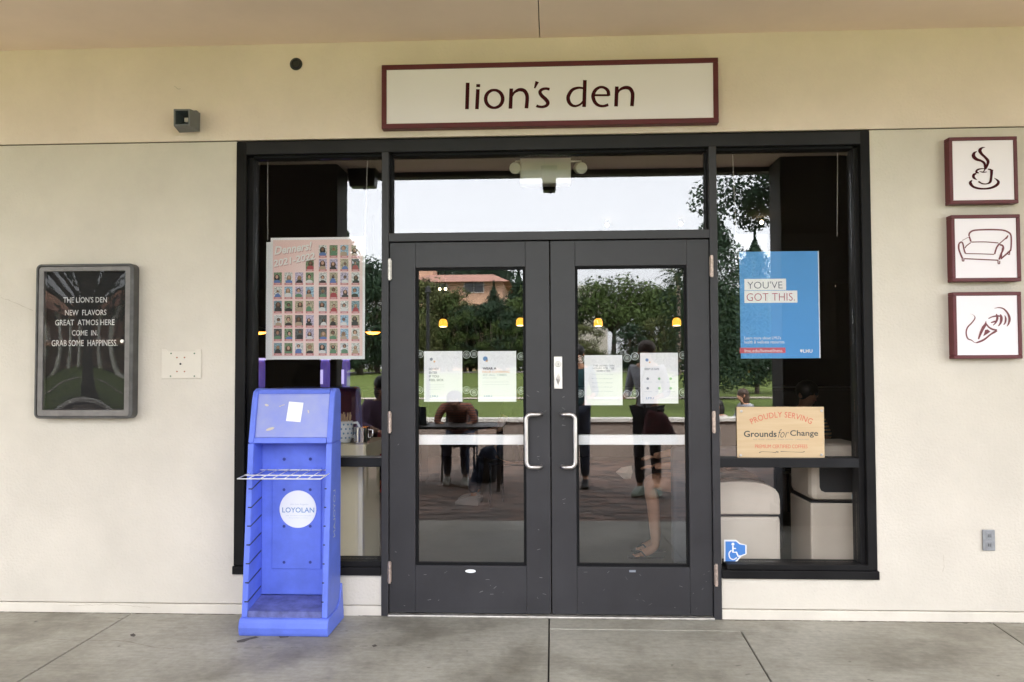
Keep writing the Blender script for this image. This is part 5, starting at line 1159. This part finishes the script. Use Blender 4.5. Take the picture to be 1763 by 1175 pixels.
def cypress(seed, h, r, m, n=2600, leaf=.28):
    rnd = random.Random(seed); t = thing('cypress_tree', '', 'tree'); MB().cyl((0, 0, -.3), (0, 0, h*.8), h*.015, 8, h*.004).build('trunk', M_bark, t); cr = MB()
    for i in range(40):
        zz = (i+.5)/40; rr = r*(math.sin(math.pi*min(1, zz*.95+.12))**.6)*(1 if zz < .6 else (1-zz)/.4*.8+.2); a = rnd.uniform(0, 6.28)
        for k in range(3): a += 2.1; leaves(cr, (rr*.45*math.cos(a), rr*.45*math.sin(a), h*(.06+.92*zz)), (rr*.6, rr*.6, h*.035), n//120, leaf, rnd)
    raw(cr, 'crown', m, t); return t
def palm(h):
    t = thing('palm_tree', '', 'tree'); MB().tube([(0, 0, -.3), (.1, 0, h*.5), (.05, 0, h)], [.30, .2, .2], 10).build('trunk', mat('palm_bark', (.17, .135, .11), .9, var=.2, vs=5), t); rnd = random.Random(5)
    for k in range(22):
        a = k*2*math.pi/22+rnd.uniform(-.1, .1); el = rnd.uniform(-.3, 1.2); L = rnd.uniform(2.2, 2.9); m_ = MB(); pts = []
        for i in range(9):
            s = i/8; rr = L*s*math.cos(el*(1-s*.3)); zz = L*s*math.sin(el)-1.5*s*s; pts.append(Vector((.05+rr*math.cos(a), rr*math.sin(a), h+zz)))
        for i in range(8):
            d = (pts[i+1]-pts[i]).normalized(); sd_ = d.cross(Vector((0, 0, 1))).normalized()
            for s_ in (-1, 1):
                for jj in (0, .5):
                    b0_ = pts[i].lerp(pts[i+1], jj); tip = b0_+sd_*s_*.55*math.sin(math.pi*(i+1.2)/10)+d*.2+Vector((0, 0, -.22)); m_.add([b0_, b0_+d*.09, tip], [(0, 1, 2)])
        raw(m_, 'frond', M_l3, t)
    return t
def shrub(seed, m, r=1.0, h=1.2, leaf=.12, n=12, per=90):
    rnd = random.Random(seed); t = thing('shrub', '', 'shrub'); cr = MB()
    for i in range(n): a = rnd.uniform(0, 6.28); rr = r*.6*math.sqrt(rnd.random()); leaves(cr, (rr*math.cos(a), rr*math.sin(a), h*rnd.uniform(.3, .75)), (r*.45, r*.45, h*.3), per, leaf, rnd)
    MB().cyl((0, 0, -.1), (0, 0, h*.6), .04, 6).build('stem', M_bark, t); raw(cr, 'foliage', m, t); return t
protos = {}
def place(kind, px, py_base_top, V, label, sc_=1.0, rz=0, group=None):
    """kind's copy whose top is seen at (px, py) at V metres in the glass"""
    Yr_ = V+CAM.y; top = RP(px, py_base_top, V); gzv = gz(Yr_-2*GL)
    key = kind[0]
    if key not in protos: protos[key] = (kind[1](), kind[2]); o = protos[key][0]
    else: o = copy_tree(protos[key][0])
    h = kind[2]; k = (top.z-gzv)/h
    o.location = (top.x, top.y, gzv); o.scale = (k*sc_, k*sc_, k); o.rotation_euler = (0, 0, rz); o['label'] = label
    if group: o['group'] = group
    return o
G_ = 'trees beyond the road'
BT1 = ('bt1', lambda: broad_tree(1, 10, 4.2, M_l1), 9.7); BT2 = ('bt2', lambda: broad_tree(2, 10, 4.6, M_l3, base=.1), 9.7); BT3 = ('bt3', lambda: broad_tree(3, 10, 4.0, M_l2, base=.08), 9.7)
UM = ('um', lambda: broad_tree(9, 10, 6.2, M_l1, clumps=60, base=.5), 9.7)
CY = ('cy', lambda: cypress(4, 10, 2.5, M_l2, 5200), 9.9); PN = ('pn', lambda: cypress(6, 10, 3.0, M_l2, 15000, .17), 9.9)
trees = [
 (CY, 850, 484, 80, 'tall dark cypress mirrored right of the terracotta roof'), (CY, 893, 462, 84, 'second dark cypress at the right edge of the left door'),
 (BT2, 735, 488, 74, 'olive green tree at the left edge of the left door'), (BT1, 775, 500, 72, 'leafy green tree below the terracotta roof'), (BT3, 810, 530, 70, 'low dark tree in the middle of the left door'),
 (BT3, 783, 459, 112, 'distant dark treetop above the left end of the terracotta roof'), (BT3, 812, 465, 115, 'distant low treetop above the middle of the terracotta roof'), (BT3, 838, 458, 112, 'distant dark treetop behind the terracotta roof ridge'), (CY, 872, 461, 116, 'distant pointed tree beside the cypress'),
 (BT2, 762, 503, 71, 'olive tree between the lamp post and the low dark tree'), (BT1, 800, 532, 69, 'small green tree under the building window'), (BT3, 846, 520, 68, 'dark rounded tree before the peach wall'),
 (BT2, 720, 540, 66, 'low olive tree in front of the left door building'), (BT1, 868, 545, 68, 'rounded green tree at the foot of the cypress'), 
 (UM, 1055, 480, 74, 'wide flat topped tree filling the middle of the right door'), (BT1, 1118, 492, 80, 'green tree right of the flat topped tree'), (BT2, 1000, 560, 68, 'low lime green tree before the white building'), (BT3, 1085, 560, 66, 'dark low tree under the flat topped crown'), (BT2, 1145, 545, 66, 'olive tree beside the palm'),
 (BT3, 1160, 500, 86, 'dark tree behind the palm trunk'), (BT1, 1200, 470, 80, 'green tree hidden behind the right door stile'),
 (BT3, 620, 452, 62, 'dark tree mass at the right side of the left window'), (BT1, 650, 470, 66, 'green tree between left window and doors'), (CY, 588, 366, 60, 'pointed conifer beside the left pillar'), (BT3, 560, 470, 58, 'dark tree behind the left pillar'), (BT2, 690, 480, 72, 'olive tree behind the door frame on the left'),
 (PN, 1228, 338, 30, 'tall pine mirrored at the left of the right window'), (PN, 1300, 395, 34, 'tall pine reaching behind the blue poster'), (BT1, 1262, 500, 60, 'green tree low in the right window'), (BT2, 1320, 490, 66, 'olive tree behind the golf cart'), (BT3, 1215, 500, 64, 'dark tree behind the right door frame'), (BT2, 1400, 470, 60, 'olive tree hidden behind the right pillar'), (BT1, 930, 480, 78, 'green tree between the two doors'), (BT3, 965, 500, 76, 'dark tree left of the white building'),
]
for i, (k, px, py, V, lb) in enumerate(trees): place(k, px, py, V, lb, 1.0, i*1.3, G_)
pt_ = place(('pm', lambda: palm(10), 11.0), 1166, 458, 58, 'fan palm with tall bare trunk at the right edge of the right door', 1.0, .4)
# near pine whose branch hangs into the right window reflection
nt_ = broad_tree(21, 8.4, 2.7, M_l2, leaf=.11, clumps=52, per=600, base=.62); c = RP(1410, 300, 20); nt_.location = (c.x, c.y, .2); nt_['label'] = 'near pine with a dark branch hanging over the top of the right window'
# big tree by the left that shows in the letter board
nt_ = broad_tree(22, 9, 3.3, M_l2, leaf=.12, clumps=46, per=420, base=.30); c = RP(170, 600, 15.5); nt_.location = (c.x, c.y, .2); nt_['label'] = 'large dark tree mirrored in the letter board'
# shrubs by the road
sh_spots = [(700, 622, 70), (725, 618, 70), (760, 612, 69), (800, 616, 70), (835, 612, 69), (870, 615, 70), (900, 612, 70), (985, 606, 70), (1010, 600, 69), (1045, 604, 70), (1080, 606, 70), (1120, 604, 69), (1160, 606, 70), (1190, 606, 70), (1246, 620, 68), (1262, 622, 67.5), (1276, 618, 68), (1296, 620, 67.5), (1306, 622, 68), (640, 620, 69), (612, 616, 70), (590, 618, 69)]
SHL = ['at the left frame of the left door', 'just left of the lamp post in the left door', 'behind the leftmost door notice', 'between the two left door notices', 'behind the mask notice', 'right of the mask notice', 'hidden by the left door stile',
       'at the left edge of the right door', 'behind the hours notice at its left side', 'behind the hours notice at its right side', 'between the two right door notices', 'behind the green icon notice', 'at the foot of the fan palm', 'behind the right door hinge stile',
       'at the left edge of the right window', 'right of the silver car', 'just left of the person in red', 'just right of the fire hydrant', 'beside the golf cart', 'at the right edge of the left window', 'below the corner of the portrait poster', 'next to the left pillar']
for i, (px, py, V) in enumerate(sh_spots):
    m3k = [('s1', lambda: shrub(31, M_l1), 1.1), ('s2', lambda: shrub(32, M_l4), 1.1), ('s3', lambda: shrub(33, M_l3), 1.1)][i % 3]
    where = 'in the left window' if px < 660 else 'in the left door' if px < 945 else 'in the right door' if px < 1220 else 'in the right window'
    place(m3k, px, py, V, ['mid green', 'bright lime', 'olive'][i % 3]+' roadside shrub '+SHL[i], 1.0, i, 'shrubs along the road')
# buildings
M_peach = mat('peach_wall', (.58, .36, .25), .85, var=.05, vs=.5); M_terra = mat('terracotta', (.42, .22, .17), .8, var=.15, vs=3); M_wwall = mat('offwhite_wall', (.60, .56, .50), .85, var=.04, vs=.4); M_win = mat('dark_window', (.03, .035, .04), .15); M_wfr = mat('window_frame_white', (.6, .58, .55), .6)
V = 95; bt_ = thing('peach_building', 'peach building with terracotta roof mirrored in the left door', 'building')
p0, p1 = RP(708, 486, V), RP(866, 500, V); yf2 = p0.y; gzb = 1.2
bt_.location = ((p0.x+p1.x)/2, yf2, gzb)
MB().box(p0.x, p1.x, yf2-14, yf2, gzb-1, p0.z-.1).build('wall', M_peach, bt_)
r0 = RP(712, 473, V).z
MB().hexa([(p0.x-.8, yf2-15, p0.z-.1), (p1.x+.8, yf2-15, p0.z-.1), (p1.x+.8, yf2+1.0, p0.z-.1), (p0.x-.8, yf2+1.0, p0.z-.1)], [(p0.x+1, yf2-9, r0+.5), (p1.x-1, yf2-9, r0+.5), (p1.x-1.5, yf2-5, r0+.5), (p0.x+1.5, yf2-5, r0+.5)]).build('roof', M_terra, bt_)
for a_, b_2, c_2, d_2 in ((800, 486, 815, 503), (817, 487, 832, 503), (870, 0, 0, 0), (735, 490, 750, 505), (755, 490, 770, 505)):
    if b_2 == 0: continue
    q0, q1 = RP(a_, b_2, V), RP(c_2, d_2, V)
    f_ = MB().box(q0.x-.1, q1.x+.1, yf2+.0, yf2+.12, q1.z-.1, q0.z+.1).build('window', M_wfr, bt_); MB().box(q0.x, q1.x, yf2+.121, yf2+.14, q1.z, q0.z).build('pane', M_win, f_)
q0, q1 = RP(718, 462, V+6), RP(745, 480, V+6); MB().box(q0.x, q1.x, q0.y-4, q0.y, p0.z, q0.z).build('roof_turret', M_peach, bt_)
V = 88; p0, p1 = RP(978, 497, V), RP(1030, 565, V); bt_ = thing('white_building', 'plain off-white building block mirrored at the left of the right door', 'building', ((p0.x+p1.x)/2, p0.y, 1.2))
MB().box(p0.x-3, p1.x+1.0, p0.y-12, p0.y, .5, p0.z).build('wall', M_wwall, bt_); MB().box(p0.x-3.2, p1.x+1.2, p0.y-12.2, p0.y+.2, p0.z+.01, p0.z+.35).build('roof', M_wfr, bt_)
for k in range(3): q0 = RP(992+k*13, 520, V); f_ = MB().box(q0.x-.35, q0.x+.35, p0.y, p0.y+.1, q0.z-.5, q0.z+.5).build('window', M_wfr, bt_); MB().box(q0.x-.27, q0.x+.27, p0.y+.101, p0.y+.12, q0.z-.42, q0.z+.42).build('pane', M_win, f_)
# columned building seen in the letter board
V = 46; p0, p1 = RP(20, 500, V), RP(260, 640, V); zr = RP(140, 520, V).z
bt_ = thing('columned_building', 'long peach building with white columns mirrored in the letter board', 'building', ((p0.x+p1.x)/2, p0.y, 1.0))
MB().box(p0.x-6, p1.x+3, p0.y-10, p0.y-3, .3, zr+1.5).build('wall', M_peach, bt_)
MB().box(p0.x-6.5, p1.x+3.5, p0.y-10.5, p0.y+.6, zr+.0, zr+.5).build('porch_roof', M_terra, bt_); MB().box(p0.x-6, p1.x+3, p0.y-2.9, p0.y+.3, zr*.5+.1, zr*.5+.45).build('balcony', M_peach, bt_)
for k in range(9): xx = p0.x-4+k*1.9; MB().box(xx-.22, xx+.22, p0.y-.2, p0.y+.2, .3, zr-.01).build('column', mat('white_column', (.7, .68, .63), .8), bt_)
# road side: golf cart, hydrant, person in red, lamp post, parked cars
V = 65.5; c = RP(1335, 640, V); gy_ = c.y; gzz = gz(-gy_)+.03
t = thing('golf_cart', 'white utility cart parked on the road, mirrored in the right window', 'cart', (c.x, gy_, gzz)); M_cw = mat('cart_white', (.75, .75, .76), .3)
def BX(x0, x1, y0, y1, z0, z1): return MB().box(c.x+x0, c.x+x1, gy_+y0, gy_+y1, gzz+z0, gzz+z1)
BX(-1.2, 1.2, -.6, .6, .25, .75).build('body', M_cw, t, .08); BX(-1.15, -.5, -.55, .55, .751, 1.0).build('cargo_box', M_cw, t, .04); BX(-.9, 1.0, -.6, .6, 1.78, 1.84).build('canopy', M_cw, t, .02)
for sx in (-.85, .9):
    for sy in (-.55, .55): MB().cyl((c.x+sx, gy_+sy, gzz+.75), (c.x+sx+(.1 if sx < 0 else -.25), gy_+sy, gzz+1.78), .03, 6).build('post', M_black, t)
BX(-.4, .1, -.5, .5, .751, 1.15).build('seat', M_black, t, .05)
for sx in (-.8, .8):
    for sy in (-.6, .6):
        w3 = MB().cyl((c.x+sx, gy_+sy-.06, gzz+.24), (c.x+sx, gy_+sy+.06, gzz+.24), .24, 18).build('wheel', M_black, t); MB().cyl((c.x+sx, gy_+sy-.065, gzz+.24), (c.x+sx, gy_+sy+.065, gzz+.24), .12, 14).build('hub', M_cw, w3)
c = RP(1290, 640, 64.2); gzz = gz(-c.y)
t = thing('fire_hydrant', 'yellow fire hydrant beside the road, mirrored below the blue poster', 'hydrant', (c.x, c.y, gzz)); M_yel = mat('hydrant_yellow', (.75, .42, .03), .5)
MB().lathe([(.16, 0), (.16, .06), (.11, .07), (.11, .5), (.15, .52), (.15, .56), (.11, .62), (.03, .70), (.001, .72)], (c.x, c.y, gzz), 16).build('barrel', M_yel, t); MB().cyl((c.x-.18, c.y, gzz+.4), (c.x+.18, c.y, gzz+.4), .06, 12).build('side_outlet', M_yel, t)
c = RP(1284, 640, 65.5); person('person in red top standing by the road behind the hydrant', (c.x, c.y, gz(-c.y)+.03), R(20), mat('red_top', (.55, .05, .05), .8), M_denim, M_hairK, M_skinB, 'stand')
c = RP(737, 600, 30); t = thing('lamp_post', 'slim black lamp post on the lawn mirrored in the left door', 'lamp post', (c.x, c.y, .25))
MB().tube([(c.x, c.y, .2), (c.x, c.y, 4.2)], [.09, .06], 10).build('post', M_black, t); MB().lathe([(.001, .3), (.07, .26), (.11, .05), (.07, 0), (.001, 0)], (c.x, c.y, 4.2), 14).build('lantern', M_black, t)
def car(px, V, m, label):
    c = RP(px, 640, V); z = gz(-c.y)+.02; t = thing('parked_car', label, 'car', (c.x, c.y, z), 'cars parked beyond the road')
    pr = [(-2.2, .35), (2.2, .35), (2.2, .75), (1.5, .88), (.9, 1.38), (-1.0, 1.40), (-1.7, .92), (-2.2, .85)]
    MB().prism([(c.x+a, z+b) for a, b in pr], c.y-.85, c.y+.85).build('body', m, t, .06)
    MB().prism([(c.x+a, z+b) for a, b in ((-1.5, .92), (1.35, .92), (.83, 1.32), (-.95, 1.33))], c.y-.862, c.y+.862).build('side_window', M_win, t)
    for sx in (-1.4, 1.4):
        for sy in (-.85, .85): w3 = MB().cyl((c.x+sx, c.y+sy-.1, z+.33), (c.x+sx, c.y+sy+.1, z+.33), .33, 18).build('wheel', M_black, t)
for px, V, m, lb in ((1252, 78, mat('car_silver', (.5, .52, .55), .3, .3), 'silver car parked beyond the roadside shrubs in the right window'), (712, 76, mat('car_red', (.45, .05, .04), .3), 'red car parked at the left edge of the left door reflection'), (1330, 82, mat('car_white', (.7, .7, .7), .3), 'white car parked behind the utility cart')): car(px, V, m, lb)

finish_texts()
